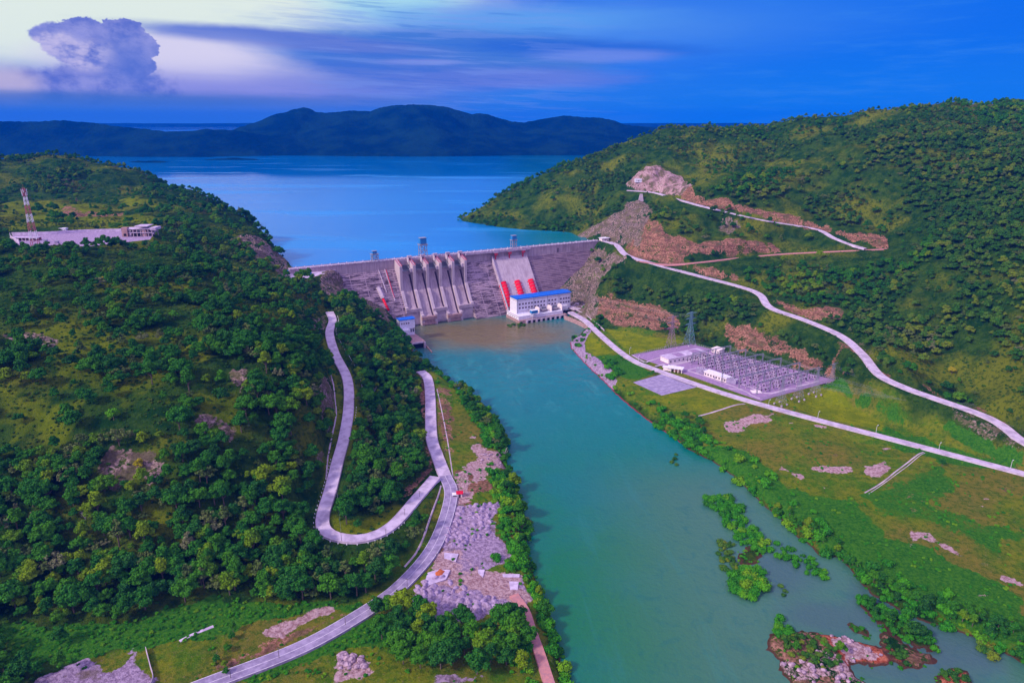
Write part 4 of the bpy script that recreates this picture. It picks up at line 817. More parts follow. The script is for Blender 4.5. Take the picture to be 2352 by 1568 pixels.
# penstocks
def penstock(s, z1, z2, r, label, grp):
    off = 2.0+r*.35; n1 = 9+.75*(74-z1)+off; n2 = 9+.75*(74-z2)+off; base = Wd(s, n2, z2)
    t = thing('penstock', label, 'pipe', base, DANG, grp)
    a = Vector((0, n2-n1, z1-z2)); MB().bar((0, 0, 0), a, r, 0, 20).build('pipe', M['red'], t, True)
    L_ = a.length; u_ = a/L_; mb = MB(); k = 0.0
    while k < L_: mb.bar(u_*k, u_*(k+.35), r*1.05, 0, 20); k += 5.2
    mb.build('stiffener_ring', M['conc_warm'], t)
    mb = MB(); [mb.box(-r*1.45, -r*.95, *(sorted((u_.y*q_-.9, u_.y*q_+.9))), u_.z*q_-3, u_.z*q_+.9) for q_ in np.arange(1, L_, 5.2)]; [mb.box(r*.95, r*1.45, *(sorted((u_.y*q_-.9, u_.y*q_+.9))), u_.z*q_-3, u_.z*q_+.9) for q_ in np.arange(1, L_, 5.2)]
    sd_ = [(-r*1.45, -r*.95), (r*.95, r*1.45)]
    for x0_, x1_ in sd_:
        m2 = MB(); m2.bar((( x0_+x1_)/2, 0, -2), ((x0_+x1_)/2, a.y, a.z-2), .5); [m2.box(x0_, x1_, *(sorted((u_.y*q_-.9, u_.y*q_+.9))), u_.z*q_-3, u_.z*q_+.9) for q_ in np.arange(1, L_, 5.2)]; m2.build('saddle', M['red'], t)
penstock(291.5, 43.5, 10, 5.0, 'large red penstock pipe, leftmost of the three above the powerhouse', 'red penstocks behind the powerhouse')
penstock(315.5, 43, 10, 5.0, 'large red penstock pipe, middle one of the three above the powerhouse', 'red penstocks behind the powerhouse')
penstock(339, 42.5, 10, 5.0, 'large red penstock pipe, rightmost of the three above the powerhouse', 'red penstocks behind the powerhouse')
sp = facept(881, 688); penstock(sp[0], sp[2]+2, sp[2]-24, 1.7, 'slim red pipe running down the dam face above the small powerhouse', None) if False else None
a1 = facept(879, 685, 2); a2 = facept(893, 713, 2)
t = thing('penstock', 'slim red pipe on the dam face left of the spillway, partly behind trees', 'pipe', Wd(a2[0], a2[1], a2[2]), DANG)
va = Vector((a1[0]-a2[0], -(a1[1]-a2[1]), a1[2]-a2[2])); MB().bar((0, 0, 0), va, 1.7, 0, 14).build('pipe', M['red'], t, True)
mb = MB(); [mb.bar(va*q_, va*(q_+.01), 1.85, 0, 14) for q_ in (.2, .4, .6, .8)]; mb.build('stiffener_ring', M['conc_warm'], t)

# crest cranes
def crane(s, n0, h, w, dpt, label, cabw=6, cabh=5):
    t = thing('gantry_crane', label, 'crane', Wd(s, n0, 88.3), DANG)
    for sx in (-1, 1):
        for sy in (-1, 1): MB().bar((sx*w/2, sy*dpt/2, 0), (sx*w/2*.9, sy*dpt/2*.9, h*.66), .55, 0, 4).build('leg', M['steel'], t)
    mb = MB()
    for z0_, z1_ in ((0.05, .33), (.33, .64)):
        for sy in (-1, 1): mb.bar((-w/2, sy*dpt/2, h*z0_), (w/2*.9, sy*dpt/2, h*z1_), .3); mb.bar((w/2, sy*dpt/2, h*z0_), (-w/2*.9, sy*dpt/2, h*z1_), .3); mb.bar((-w/2, sy*dpt/2, h*z1_), (w/2, sy*dpt/2, h*z1_), .35)
        for sx in (-1, 1): mb.bar((sx*w/2, -dpt/2, h*z1_), (sx*w/2, dpt/2, h*z1_), .35)
    mb.build('brace', M['steel'], t)
    MB().box(-w*.62, w*.62, -dpt*.6, dpt*.6, h*.64, h*.69).build('platform', M['steel'], t)
    mb = MB(); 
    for x in np.linspace(-w*.6, w*.6, 7): mb.bar((x, -dpt*.58, h*.69), (x, -dpt*.58, h*.69+1.4), .12); mb.bar((x, dpt*.58, h*.69), (x, dpt*.58, h*.69+1.4), .12)
    mb.bar((-w*.6, -dpt*.58, h*.69+1.4), (w*.6, -dpt*.58, h*.69+1.4), .12); mb.build('railing', M['steel'], t)
    cb = MB().box(-cabw/2, cabw/2, -cabw*.4, cabw*.4, h*.69+.4, h*.69+.4+cabh).build('cab', M['bluecab'], t)
    MB().box(-cabw/2-.3, cabw/2+.3, -cabw*.4-.3, cabw*.4+.3, h*.69+.4+cabh, h*.69+cabh+.9).build('cab_roof', M['steel'], cb)
crane(176, 4, 27, 10, 9, 'tall steel gantry crane with blue cab above the spillway gates', 9.5, 8.5)
crane(103, 4, 15, 9, 7, 'low gantry crane with small blue cab on the left half of the dam crest', 6, 3.6)
crane(326, 6, 20, 7.5, 7, 'medium gantry crane with blue cab above the red penstocks', 7.5, 6)

# powerhouse
ph = thing('powerhouse', 'long white powerhouse with bright blue roof at the foot of the dam', 'building', Wd(283, 96, 4), DANG)
def pw(mb_, nm, mt, par=None): return mb_.build(nm, mt, par or ph)
# local: x along dam, y upstream (+), z from 4
pw(MB().box(-6, 75, -20, 22, -9, .4), 'foundation', M['conc_warm'])
pw(MB().box(0, 93, 0, 21, 0, 27), 'wall', M['white'])
pw(MB().box(-5, 70, -15, 21.5, 0, 5.6).box(70, 86, -4, 0, 3, 9), 'lower_storey', M['white'])
rf = pw(MB().prism([(-.8, 27), (21.8, 27), (21.8, 28.0), (10.5, 29.6), (-.8, 28.0)], 'x', -.8, 93.8), 'roof', M['blue'])
pw(MB().box(0, 93, -.35, 0, 24.6, 25.1).box(0, 93, -.3, 0, 8.6, 9).box(-.3, 0, 0, 21, 24.6, 25.1).box(-5.2, -5, -15, 21, 4.9, 5.7), 'cornice', M['concrete'])
for x in (1.2, 28.5, 52, 72, 92): pw(MB().box(x-.25, x+.25, -.5, 0, 0, 27.6), 'downpipe', M['steel'])
xs = [5, 10.2, 15.2, 20.4, 25.4, 31, 36, 41.2, 46.4, 55, 60.4, 65.6, 75.5, 80.6, 85, 89.5]
for r_, z_ in enumerate((12.2, 18.0)):
    for i, x in enumerate(xs):
        w = pw(MB().box(x-1.5, x+1.5, -.28, .1, z_, z_+2.7), 'window', M['concrete']); MB().box(x-1.2, x+1.2, -.36, -.24, z_+.3, z_+2.4).build('pane', M['glass'], w)
pw(MB().box(-.12, .05, 5, 16, 10, 10.2), 'ledge', M['concrete'])
[pw(MB().box(-5.15, -4.95, q_, q_+1.6, 1.8, 3.2), 'vent', M['glass']) for q_ in (-10, -4, 2, 8, 14)]
# transformer bays on the lower deck
for i, x in enumerate((31, 52, 70)):
    mb = MB(); pl = [(-13, 5.6), (-.4, 5.6), (-.4, 11)]+[(-6.7+6.3*math.cos(a), 11+3.4*math.sin(a)) for a in np.linspace(.3, math.pi, 8)][::1]
    mb.prism(pl, 'x', x-.5, x+.5); pw(mb, 'fire_wall', M['cream'])
for i, x in enumerate((23, 42, 61)):
    t = thing('transformer', ['grey power transformer on the powerhouse deck, nearest the blue booth', 'grey power transformer between two pale fire walls on the powerhouse deck', 'grey power transformer on the powerhouse deck, farthest from the blue booth'][i], 'transformer', Wd(283+x, 103, 9.6), DANG, 'transformers on the powerhouse deck')
    MB().box(-4, 4, -3, 3, .4, 4.4).build('tank', M['steel'], t); mb = MB(); [mb.box(q_, q_+.3, -4, 4, .8, 4) for q_ in np.linspace(-4.5, 4.2, 9)]; mb.build('radiator', M['concrete'], t)
    for q_ in (-2.4, 0, 2.4): MB().bar((q_, 0, 4.4), (q_, -.6, 8.4), .4, 0, 6, .2).build('bushing', M['ins'], t)
    MB().bar((-3.6, 1.4, 6.2), (3.6, 1.4, 6.2), .9, 0, 8).build('conservator', M['steel'], t)
mb = MB()
for x in np.linspace(4, 68, 33): mb.bar((x, -19.6, .4), (x, -19.6, 1.7), .1)
mb.bar((-5, -19.6, 1.7), (70, -19.6, 1.7), .12); pw(mb, 'railing', M['steel'])
# draft tube openings: piers with dark bays
mb = MB(); mb.box(4, 68, -21.5, -19, -.6, .4)
for k in range(9): mb.box(4+k*8, 6.6+k*8, -22.5, -19.5, -8, -.5)
dt = pw(mb, 'draft_tube_pier', M['concrete_light']); mb = MB(); [mb.box(6.8+k*8, 11.8+k*8, -20.4, -20.1, -4.5, -.9) for k in range(8)]; mb.build('opening', M['dark'], dt)
t = thing('control_booth', 'small blue topped booth on white legs at the powerhouse water side', 'booth', Wd(302, 113, 4.4), DANG)
for sx in (-3.2, 3.2):
    for sy in (-2, 2): MB().box(sx-.4, sx+.4, sy-.4, sy+.4, 0, 8.5).build('leg', M['white'], t)
MB().box(-3.6, 3.6, -2.4, 2.4, 4, 4.4).build('landing', M['white'], t); MB().box(-5, 5, -3.2, 3.2, 8.4, 12.6).build('cabin', M['bluecab'], t); MB().box(-5.4, 5.4, -3.6, 3.6, 12.6, 13.1).build('roof', M['white'], t)
# quay wall right of the powerhouse, curving to the valley road
def wall_along(name, pts, h, th, mat, label, cat, z0=None):
    c_ = catmull(pts, 2.5); n = len(c_); tg = np.gradient(c_[:, :2], axis=0); tg /= np.linalg.norm(tg, axis=1)[:, None]; base = c_[0].copy(); vs = []
    for i in range(n):
        nx_, ny_ = tg[i, 1], -tg[i, 0]
        for (o_, dz) in ((-th, -h), (th*1.2, -h), (th*.5, 0), (-th*.5, 0)): vs.append((c_[i, 0]+nx_*o_-base[0], c_[i, 1]+ny_*o_-base[1], c_[i, 2]+dz-base[2]))
    fs = [(4*i+k, 4*i+(k+1) % 4, 4*i+4+(k+1) % 4, 4*i+4+k) for i in range(n-1) for k in range(4)]+[(0, 1, 2, 3), (4*n-1, 4*n-2, 4*n-3, 4*n-4)]
    o = MB().add(vs, fs).build(name, M[mat]); o.location = base; return tag(o, label, cat)
wall_along('quay_wall', [P(1297, 724, 6), P(1320, 733, 6), P(1338, 741, 6), P(1351, 750, 5.5), P(1352, 758, 4)], 8, .9, 'conc_warm', 'pale pink curved quay wall right of the powerhouse', 'wall')
wall_along('guard_wall', [P(1318, 706, 10), P(1345, 722, 10), P(1375, 745, 10), P(1388, 757, 10)], 2.0, .35, 'concrete_light', 'white concrete guard wall beside the road right of the powerhouse', 'wall')

# small powerhouse on the left bank
sp_ = thing('small_powerhouse', 'small white powerhouse with blue roof beside the trees left of the spillway', 'building', Wd(97, 118, 8), DANG)
MB().box(-14, 22, -34, 24, -14, 0).build('foundation', M['conc_warm'], sp_)
MB().box(0, 21, 0, 12, 10, 21.5).box(8, 20, 0, 12, 0, 10).build('wall', M['white'], sp_); MB().prism([(-.8, 21.5), (12.8, 21.5), (12.8, 22.2), (6, 23.2), (-.8, 22.2)], 'x', -.8, 21.8).build('roof', M['blue'], sp_)
for x in (3, 6, 9.4, 12.4):
    w = MB().box(x-.9, x+.9, -.2, .05, 15.6, 17.8).build('window', M['concrete'], sp_); MB().box(x-.6, x+.6, -.3, -.16, 15.9, 17.5).build('pane', M['glass'], w)
MB().box(14.5, 16, -.2, .05, 4, 9).box(17.4, 19, -.2, .05, 4, 9).build('door', M['dark'], sp_)
MB().box(-1, 10, -10, 0, 0, 10.5).build('annex', M['white'], sp_); MB().box(2.4, 6.8, -10.2, -10, 1, 6).build('annex_door', M['slabblue'], sp_)
MB().box(4, 19, -34.4, -34, -8, -1.5).build('tailrace_opening', M['dark'], sp_); MB().box(2, 4, -38, -34, -12, .3).box(19, 21, -38, -34, -12, .3).box(2, 21, -36, -34, -1.4, .3).build('portal_frame', M['concrete_light'], sp_)
wall_along('training_wall', [Wd(120, 134, 3.4), Wd(119.6, 150, 2.6), Wd(119, 164, 1.8), Wd(117.5, 178, 1.2)], 6, .9, 'conc_warm', 'narrow concrete training wall reaching into the brown water left of the spillway', 'wall')

# gate hut, booth, ledge hut
def hut(name, label, cat, loc, w, d_, h, wall, roof, over=.5, rz=0, gable=.0, door=True):
    t = thing(name, label, cat, loc, rz)
    MB().box(-w/2, w/2, -d_/2, d_/2, -1.5, h).build('wall', M[wall], t)
    MB().prism([(-d_/2-over, h), (d_/2+over, h), (d_/2+over, h+.25), (0, h+.3+gable), (-d_/2-over, h+.25)], 'x', -w/2-over, w/2+over).build('roof', M[roof], t)
    if door: MB().box(-.6, .6, -d_/2-.12, -d_/2+.05, 0, 2.2).build('door', M['dark'], t)
    n_w = int(w//3)
    for k in range(n_w):
        x = -w/2+(k+.5)*w/n_w
        if abs(x) > 1.1: MB().box(x-.5, x+.5, -d_/2-.12, -d_/2+.05, 1.1, 2.3).build('window', M['glass'], t)
    return t
g_ = Wd(497, 8, 88.2); hut('gatehouse', 'white roofed gatehouse at the right end of the dam crest', 'gatehouse', (g_[0], g_[1], 88.4), 14, 8, 4.2, 'cream', 'white', 1.6, DANG)
g_ = Wd(7, 22, 82.2); hut('guard_booth', 'tiny blue booth on the platform at the left end of the dam', 'booth', g_, 5, 4, 3.4, 'bluecab', 'white', .4, DANG)
g_ = G(1466, 436); hut('hut', 'small white hut on the ledge below the tall pink rock face', 'hut', (g_[0], g_[1]+6, max(g_[2], HZ(g_[0], g_[1]+6))), 12, 6, 4.6, 'white', 'white', .3, .1)
g_ = G(1472, 462); t = MB().prism([(-5, -6), (5, -6), (2.2, 9), (-2.2, 9)], 'y', -1.5, 1.5).build('concrete_buttress', M['concrete_light']); t.location = (g_[0], g_[1], g_[2]+2); tag(t, 'pale concrete buttress on the rock slope below the white hut', 'buttress')

# substation buildings
def bld(name, label, foot, z0, h, wall, roof, nwin, winside=0):
    c0 = Vector((foot[0][0], foot[0][1], 0)); ax = Vector((foot[1][0]-foot[0][0], foot[1][1]-foot[0][1], 0)); ay = Vector((foot[3][0]-foot[0][0], foot[3][1]-foot[0][1], 0)); w = ax.length; d_ = ay.length
    ang = math.atan2(ax.y, ax.x); sgn = 1 if (ax.x*ay.y-ax.y*ay.x) > 0 else -1; t = thing(name, label, 'building', (c0.x, c0.y, z0), ang)
    y0_, y1_ = (0, d_) if sgn > 0 else (-d_, 0)
    MB().box(0, w, y0_, y1_, -.5, h).build('wall', M[wall], t); MB().box(-.7, w+.7, y0_-.7, y1_+.7, h, h+.5).build('roof', M[roof], t)
    fy = y0_
    for k in range(nwin):
        x = (k+.5)*w/nwin; wd = MB().box(x-.9, x+.9, fy-.15, fy+.05, 1.3, 3.2).build('window', M['glass'], t)
    MB().box(w*.5-.8, w*.5+.8, fy-.18, fy+.04, 0, 2.5).build('door', M['slabblue'], t)
    return t, w, (y0_, y1_)
def RF(z, *pl): return [P(*z4(*p), z)[:2] for p in pl]
f_ = RF(15, (775, 535), (1420, 405), (1250, 345), (630, 475)); t, w, yy = bld('control_building', 'long flat roofed pale building inside the substation yard near the road bend', f_, 9, 5.6, 'cream', 'slab', 9)
mb = MB(); [mb.box(w*k+.5, w*(k+.2), yy[0]+1.5, yy[1]-1.5, 6.1, 6.25) for k in (.25, .7)]; mb.build('roof_patch', M['padg'], t)
f_ = RF(13.5, (1770, 875), (1870, 842), (1480, 722), (1390, 750)); f_ = [f_[3], f_[0], f_[1], f_[2]]; bld('relay_building', 'long cream relay building with square windows in front of the switchgear rows', f_, 9, 4.6, 'cream', 'white', 8)
f_ = RF(14, (1520, 350), (1650, 385), (1740, 350), (1600, 315)); bld('pump_building', 'small cream building at the back corner of the substation beside the fence', f_, 9, 4.8, 'cream', 'cream', 3)
c_ = P(*z4(885, 745), 9); t = thing('entrance_shelter', 'white canopied entrance shelter of the substation beside the road', 'shelter', c_, -.45)
MB().box(-9, 9, -4.5, 4.5, 4.2, 4.9).box(-14, -9, -3, 3, 3.6, 4.2).build('roof', M['white'], t); MB().box(-13, -5, -2.5, 3.5, 0, 4).build('wall', M['cream'], t)
for x in (-4, 0, 4, 8):
    for y in (-4, 4): MB().box(x-.35, x+.35, y-.35, y+.35, 0, 4.2).build('column', M['cream'], t)
MB().box(-2, 5, -1, 3.4, 0, 3.6).build('inner_wall', M['track'], t)
for (zx, zy, lb) in ((1335, 770, 'pale grey transformer enclosure at the left end of the relay building'), (1865, 945, 'pale grey transformer enclosure at the right end of the relay building')):
    c_ = P(*z4(zx, zy), 9); t = thing('transformer', lb, 'transformer', c_, -.55, 'yard transformers'); MB().box(-5, 5, -3.4, -2.8, 0, 6).build('fire_wall', M['slabblue'], t); MB().box(-3.6, 3.6, -2, 2.4, .3, 3.8).build('tank', M['steel'], t)
    mb = MB(); [mb.box(-5+q_*1.2, -4.6+q_*1.2, -2, 3, 4.4, 4.9) for q_ in range(9)]; mb.build('bus_rack', M['white'], t); [MB().bar((q_, 0, 3.8), (q_, 0, 6.2), .3, 0, 6, .16).build('bushing', M['ins'], t) for q_ in (-2, 0, 2)]

# switchgear
PA = math.atan2(PAD[3][1]-PAD[0][1], PAD[3][0]-PAD[0][0])
def sw_post():
    t = thing('switchgear_post', 'dark ribbed insulator post on a steel stand among the switchgear rows', 'switchgear', (0, 0, -50), PA, 'insulator posts in the switchyard')
    MB().box(-.6, .6, -.6, .6, 0, .25).bar((0, 0, .2), (0, 0, 2.2), .22, 0, 4).build('stand', M['concrete_light'], t)
    mb = MB(); [mb.bar((0, 0, 2.2+.42*k), (0, 0, 2.2+.42*k+.3), .62, 0, 8, .35) for k in range(6)]; mb.build('insulator', M['ins'], t)
    MB().bar((-1.5, 0, 4.9), (1.5, 0, 4.9), .16).build('terminal', M['white'], t); return t
def sw_disc():
    t = thing('disconnector', 'low steel disconnector frame with three insulators among the switchgear rows', 'switchgear', (0, 0, -50), PA, 'disconnectors in the switchyard')
    mb = MB(); mb.bar((-3.2, 0, 0), (-3.2, 0, 2.6), .22); mb.bar((3.2, 0, 0), (3.2, 0, 2.6), .22); mb.box(-3.8, 3.8, -.35, .35, 2.5, 2.85); mb.build('frame', M['concrete_light'], t)
    for q_ in (-3, 0, 3): MB().bar((q_, 0, 2.85), (q_, 0, 4.6), .38, 0, 6, .3).build('insulator', M['ins'], t)
    MB().bar((-3, 0, 4.7), (3, 0, 4.7), .13).build('blade', M['white'], t); return t
swp = sw_post(); swd = sw_disc(); up_ = ud_ = False
rnd = random.Random(5)
ORD = 'first second third fourth fifth sixth seventh eighth ninth tenth eleventh twelfth thirteenth fourteenth last'.split()
for ia in range(15):
    for ib in range(19):
        a = .30+.62*ia/14; b_ = .16+.72*ib/18
        if ib < 4 and .27 < a < .62: continue
        if rnd.random() < .10: continue
        x, y = padp(a+rnd.uniform(-.004, .004), b_+rnd.uniform(-.006, .006))
        if (ia+ib*2) % 3 == 0:
            lb = 'low three insulator disconnector frame in the %s switchgear row from the control building' % ORD[ia]
            if ud_: dup(swd, (x, y, 9.1), PA+(0 if ib % 2 else math.pi/2), lb)
            else: swd.location = (x, y, 9.1); swd['label'] = lb; ud_ = True
        else:
            lb = 'dark ribbed insulator post in the %s switchgear row from the control building' % ORD[ia]
            if up_: dup(swp, (x, y, 9.1), PA+(0 if ib % 2 else math.pi/2), lb)
            else: swp.location = (x, y, 9.1); swp['label'] = lb; up_ = True
def lattice(mb, a, b, w, n=6, r=.12):
    a = Vector(a); b = Vector(b); d = (b-a); q = d.to_track_quat('Z', 'Y'); L_ = d.length
    c_ = lambda k, t: tuple(a+q@Vector(((w/2 if k in (0, 3) else -w/2), (w/2 if k < 2 else -w/2), L_*t)))
    for k in range(4):
        mb.bar(c_(k, 0), c_(k, 1), r)
        for i in range(n): mb.bar(c_(k, i/n) if i % 2 else c_((k+1) % 4, i/n), c_((k+1) % 4, (i+1)/n) if i % 2 else c_(k, (i+1)/n), r*.7)
def gantry(a0, b0, a1, b1, nb, label, grp, h=13):
    p = Vector((*padp(a0, b0), 9.1)); q = Vector((*padp(a1, b1), 9.1)); d = q-p; L_ = d.length; t = thing('busbar_gantry', label, 'gantry', p, math.atan2(d.y, d.x), grp)
    for k in range(nb+1): mb = MB(); lattice(mb, (L_*k/nb, 0, 0), (L_*k/nb, 0, h), 1.0, 6, .13); mb.build('post', M['steel'], t)
    mb = MB(); lattice(mb, (0, 0, h-.6), (L_, 0, h-.6), 1.0, nb*6, .11); mb.build('beam', M['steel'], t)
pos_ = ['nearest the long control building', 'second from the long control building', 'third from the long control building', 'in the middle of the yard', 'second from the right edge', 'nearest the right edge of the yard']
for k, a in enumerate((.33, .44, .56, .68, .80, .92)): gantry(a, .10 if k > 2 else .34, a, .93, 5, 'grey lattice busbar gantry over the switchgear, '+pos_[k], 'busbar gantries over the switchgear')
for k, b_ in enumerate((.36, .62, .9)):
    p0 = Vector((*padp(.32, b_), 20)); mb = MB()
    for o_ in (-2.5, 0, 2.5):
        pts_ = [Vector((*padp(.33+(.92-.33)*j/40, b_), 20.6-.9*math.sin(math.pi*((j/40*5) % 1))))-p0+Vector((o_, o_*.4, 0)) for j in range(41)]; mb.path(pts_, .07)
    o = mb.build('busbar_cable', M['steel']); o.location = p0; tag(o, ['set of three busbar cables over the near rows of switchgear', 'set of three busbar cables over the middle rows of switchgear', 'set of three busbar cables over the far rows of switchgear'][k], 'cable')
# perimeter fence
def fence(pts, label, h=2.6, sp=3.0, mat='steel'):
    base = Vector(pts[0]); mb = MB(); rl = MB()
    for p, q in zip(pts[:-1], pts[1:]):
        p = Vector(p)-base; q = Vector(q)-base; n = max(1, int((q-p).length/sp))
        for k in range(n+1):
            c_ = p.lerp(q, k/n); mb.box(c_.x-.14, c_.x+.14, c_.y-.14, c_.y+.14, c_.z-.3, c_.z+h)
        for z_ in (.4, 1.1, 1.8, h-.15): rl.bar(p+Vector((0, 0, z_)), q+Vector((0, 0, z_)), .05)
    t = thing('fence', label, 'fence', base); mb.build('post', M[mat], t)['kind'] = 'stuff'; rl.build('rail', M[mat], t); return t
fence([(*padp(0.02, .02), 9.1), (*padp(.0, .35), 9.1), (*padp(-.01, .99), 9.1)], 'grey post fence along the lawn side of the substation')
fence([(*padp(0, .99), 9.1), (*padp(.5, .995), 9.1), (*padp(.99, .99), 9.1)], 'grey post fence along the red bank behind the substation')
fence([(*padp(.99, .98), 9.1), (*padp(.995, .02), 9.1)], 'grey post fence on the tall towers side of the substation')
mb = None
# parking yard markings: low kerbs
for k in range(7):
    a = .15+.12*k; q0 = [PAD2[0][i]*(1-a)+PAD2[3][i]*a for i in (0, 1)]; q1 = [PAD2[1][i]*(1-a)+PAD2[2][i]*a for i in (0, 1)]
    p0 = (q0[0]*.85+q1[0]*.15, q0[1]*.85+q1[1]*.15, 8.15); p1 = (q0[0]*.2+q1[0]*.8, q0[1]*.2+q1[1]*.8, 8.15); mbk = MB().bar((0, 0, .1), (p1[0]-p0[0], p1[1]-p0[1], .1), .22); o = mbk.build('kerb', M['concrete_light']); o.location = p0; o['kind'] = 'structure'

# pylons
def pylon(u, v, z, h, w, mat, label, grp, arms=3, aw=9, r=.2, rz=.5):
    b = P(u, v, z); t = thing('pylon', label, 'pylon', b, rz, grp); mb = MB(); lv = [0, .16, .30, .42, .53, .62, .70, .78, .86, .94, 1.0]
    wd = lambda f: w*(1-f/.62*.72) if f < .62 else w*.28*(1-(f-.62)*.9)
    c_ = lambda k, f: ((1 if k in (0, 3) else -1)*wd(f)/2, (1 if k < 2 else -1)*wd(f)/2, h*f)
    for f0, f1 in zip(lv[:-1], lv[1:]):
        for k in range(4):
            mb.bar(c_(k, f0), c_(k, f1), r); mb.bar(c_(k, f0), c_((k+1) % 4, f1), r*.6); mb.bar(c_((k+1) % 4, f0), c_(k, f1), r*.6); mb.bar(c_(k, f1), c_((k+1) % 4, f1), r*.6)
    mb.build('lattice_mast', M[mat], t)
    fr = (.62, .79, .95)[:arms] if arms == 3 else (.97,)
    for f in fr:
        mb = MB()
        for s_ in (-1, 1):
            tip = (s_*aw, 0, h*f+.3)
            for yy in (-1, 1): mb.bar((0, yy*wd(f)/2, h*f), tip, r*.7); mb.bar((0, yy*wd(f)/2, h*(f+.045)), tip, r*.7)
            for q_ in (.35, .65): mb.bar((tip[0]*q_, -wd(f)/2*(1-q_), h*f), (tip[0]*q_, wd(f)/2*(1-q_), h*f+h*.045*(1-q_)), r*.5)
        a = mb.build('cross_arm', M[mat], t)
        for s_ in (-1, 1): MB().bar((s_*aw, 0, h*f+.2), (s_*aw, 0, h*f-2.2), .2, 0, 6).build('insulator', M['ins'], a)
    mb = MB(); [mb.box(sx*w/2-.7, sx*w/2+.7, sy*w/2-.7, sy*w/2+.7, -1, .5) for sx in (-1, 1) for sy in (-1, 1)]; mb.build('footing', M['concrete_light'], t); return t
pylon(1541, 798, 9, 41, 10, 'pinksteel', 'tall dull red lattice pylon at the lawn edge of the substation', 'two tall pylons behind the substation', r=.17)
pylon(1583, 790, 10, 42, 11, 'teal', 'tall blue grey lattice pylon behind the substation beside the trees', 'two tall pylons behind the substation', r=.27)
LBL = ['nearest the valley road', 'second from the valley road', 'third from the valley road', 'farthest from the valley road by the red bank']
for k, (u, v) in enumerate([(1793, 927), (1833, 916), (1872, 905), (1908, 890)]): pylon(u, v, 9, 27, 8.5, 'steel', 'pale terminal pylon right of the substation, '+LBL[k], 'terminal pylons right of the substation', arms=1, aw=7, r=.10, rz=PA+1.5)
def wires(a, bpt, n, sag, label, sp=4.5, r=.06):
    a = Vector(a); b = Vector(bpt); mb = MB(); d = (b-a).normalized(); sd_ = Vector((-d.y, d.x, 0))
    for k in range(n):
        o_ = sd_*(k-(n-1)/2)*sp
        mb.path([(a.lerp(b, t_/24)-a)+o_-Vector((0, 0, sag*4*(t_/24)*(1-t_/24))) for t_ in range(25)], r, 3)
    o = mb.build('power_line', M['steel']); o.location = a; tag(o, label, 'power line')
p1_ = P(1541, 798, 9); p2_ = P(1583, 790, 10)
wires((p1_[0], p1_[1], 42), Wd(374, 84, 34), 3, 4, 'power line from the dull red pylon to the powerhouse roof', 5); wires((p2_[0], p2_[1], 46), Wd(376, 80, 34), 3, 4, 'power line from the blue grey pylon to the powerhouse roof', 5)
for k, (u, v) in enumerate([(1793, 927), (1833, 916), (1872, 905), (1908, 890)]):
    a = P(u, v, 9); e = P(2420, 1010+k*22-60, 26-k*2); wires((a[0], a[1], 33), (e[0], e[1], 30-k), 3, 5, 'power line from the terminal pylon '+LBL[k].replace(' by the red bank', ''), 3.5, .05)

# street lamps
def lamp(p, label, rz):
    t = thing('street_lamp', label, 'lamp post', p, rz, 'street lamps along the valley road'); MB().box(-.4, .4, -.4, .4, -.3, .3).build('base', M['concrete_light'], t)
    MB().bar((0, 0, 0), (0, 0, 7), .16, 0, 6, .1).build('pole', M['white'], t); a = MB().bar((0, 0, 7), (1.2, 0, 7.8), .09, 0, 6).build('arm', M['white'], t); MB().box(1.0, 2.3, -.25, .25, 7.7, 7.95).build('lamp_head', M['white'], a)
for (u, v, lb) in [(1446, 811, 'on the left verge of the road before the substation'), (1466, 829, 'at the front left corner of the substation yard'), (1765, 933, 'beside the near corner of the substation yard'), (1878, 961, 'on the yellow green lawn right of the substation'), (2012, 993, 'in the long lawn, between the substation and the drain'), (2156, 1034, 'opposite the dark round tree'), (2321, 1075, 'near the right edge of the photo')]:
    p = P(u, v, 9); lamp((p[0], p[1], HZ(p[0], p[1])), 'white street lamp '+lb, .6)
# wooden poles on the left bank
def pole(u, v, h, label):
    g = G(u, v); t = thing('utility_pole', label, 'pole', g, 0, 'poles along the left bank roads'); MB().bar((0, 0, -.5), (0, 0, h), .17, 0, 6, .11).build('shaft', M['pole'], t); MB().box(-.9, .9, -.08, .08, h-.6, h-.42).build('cross_bar', M['pole'], t)
for (u, v, h, lb) in [(964, 1145, 6, 'nearest the fork where the hairpin road leaves'), (930, 1187, 6, 'on the straight part of the hairpin road, second from the fork'), (887, 1235, 6, 'just right of the bottom of the hairpin'), (785, 1245, 7.5, 'at the very bottom of the hairpin bend'), (1003, 1330-40, 6.5, 'beside the tarmac road near the pale slabs'), (936, 1353, 7.5, 'on the outer side of the tarmac bend'), (794, 1438, 7.5, 'beside the red verge where the tarmac road runs straight'), (642, 1516, 7.5, 'second from the bottom along the tarmac road'), (531, 1561, 7, 'lowest along the tarmac road at the bottom edge'), (1022, 1048, 6.5, 'between the riverside road and its drain'), (775, 1183-40, 6, 'inside the hairpin near its left leg')]:
    pole(u, v, h, 'slim dark pole '+lb)
def wire_px(p0, p1, lb):
    a = Vector(G(*p0))+Vector((0, 0, 6.5)); b = Vector(G(*p1))+Vector((0, 0, 6.5)); wires(a, b, 1, 1.2, lb, r=.07)
wire_px((785, 1245), (775, 1143), 'thin wire crossing the grass inside the hairpin bend')
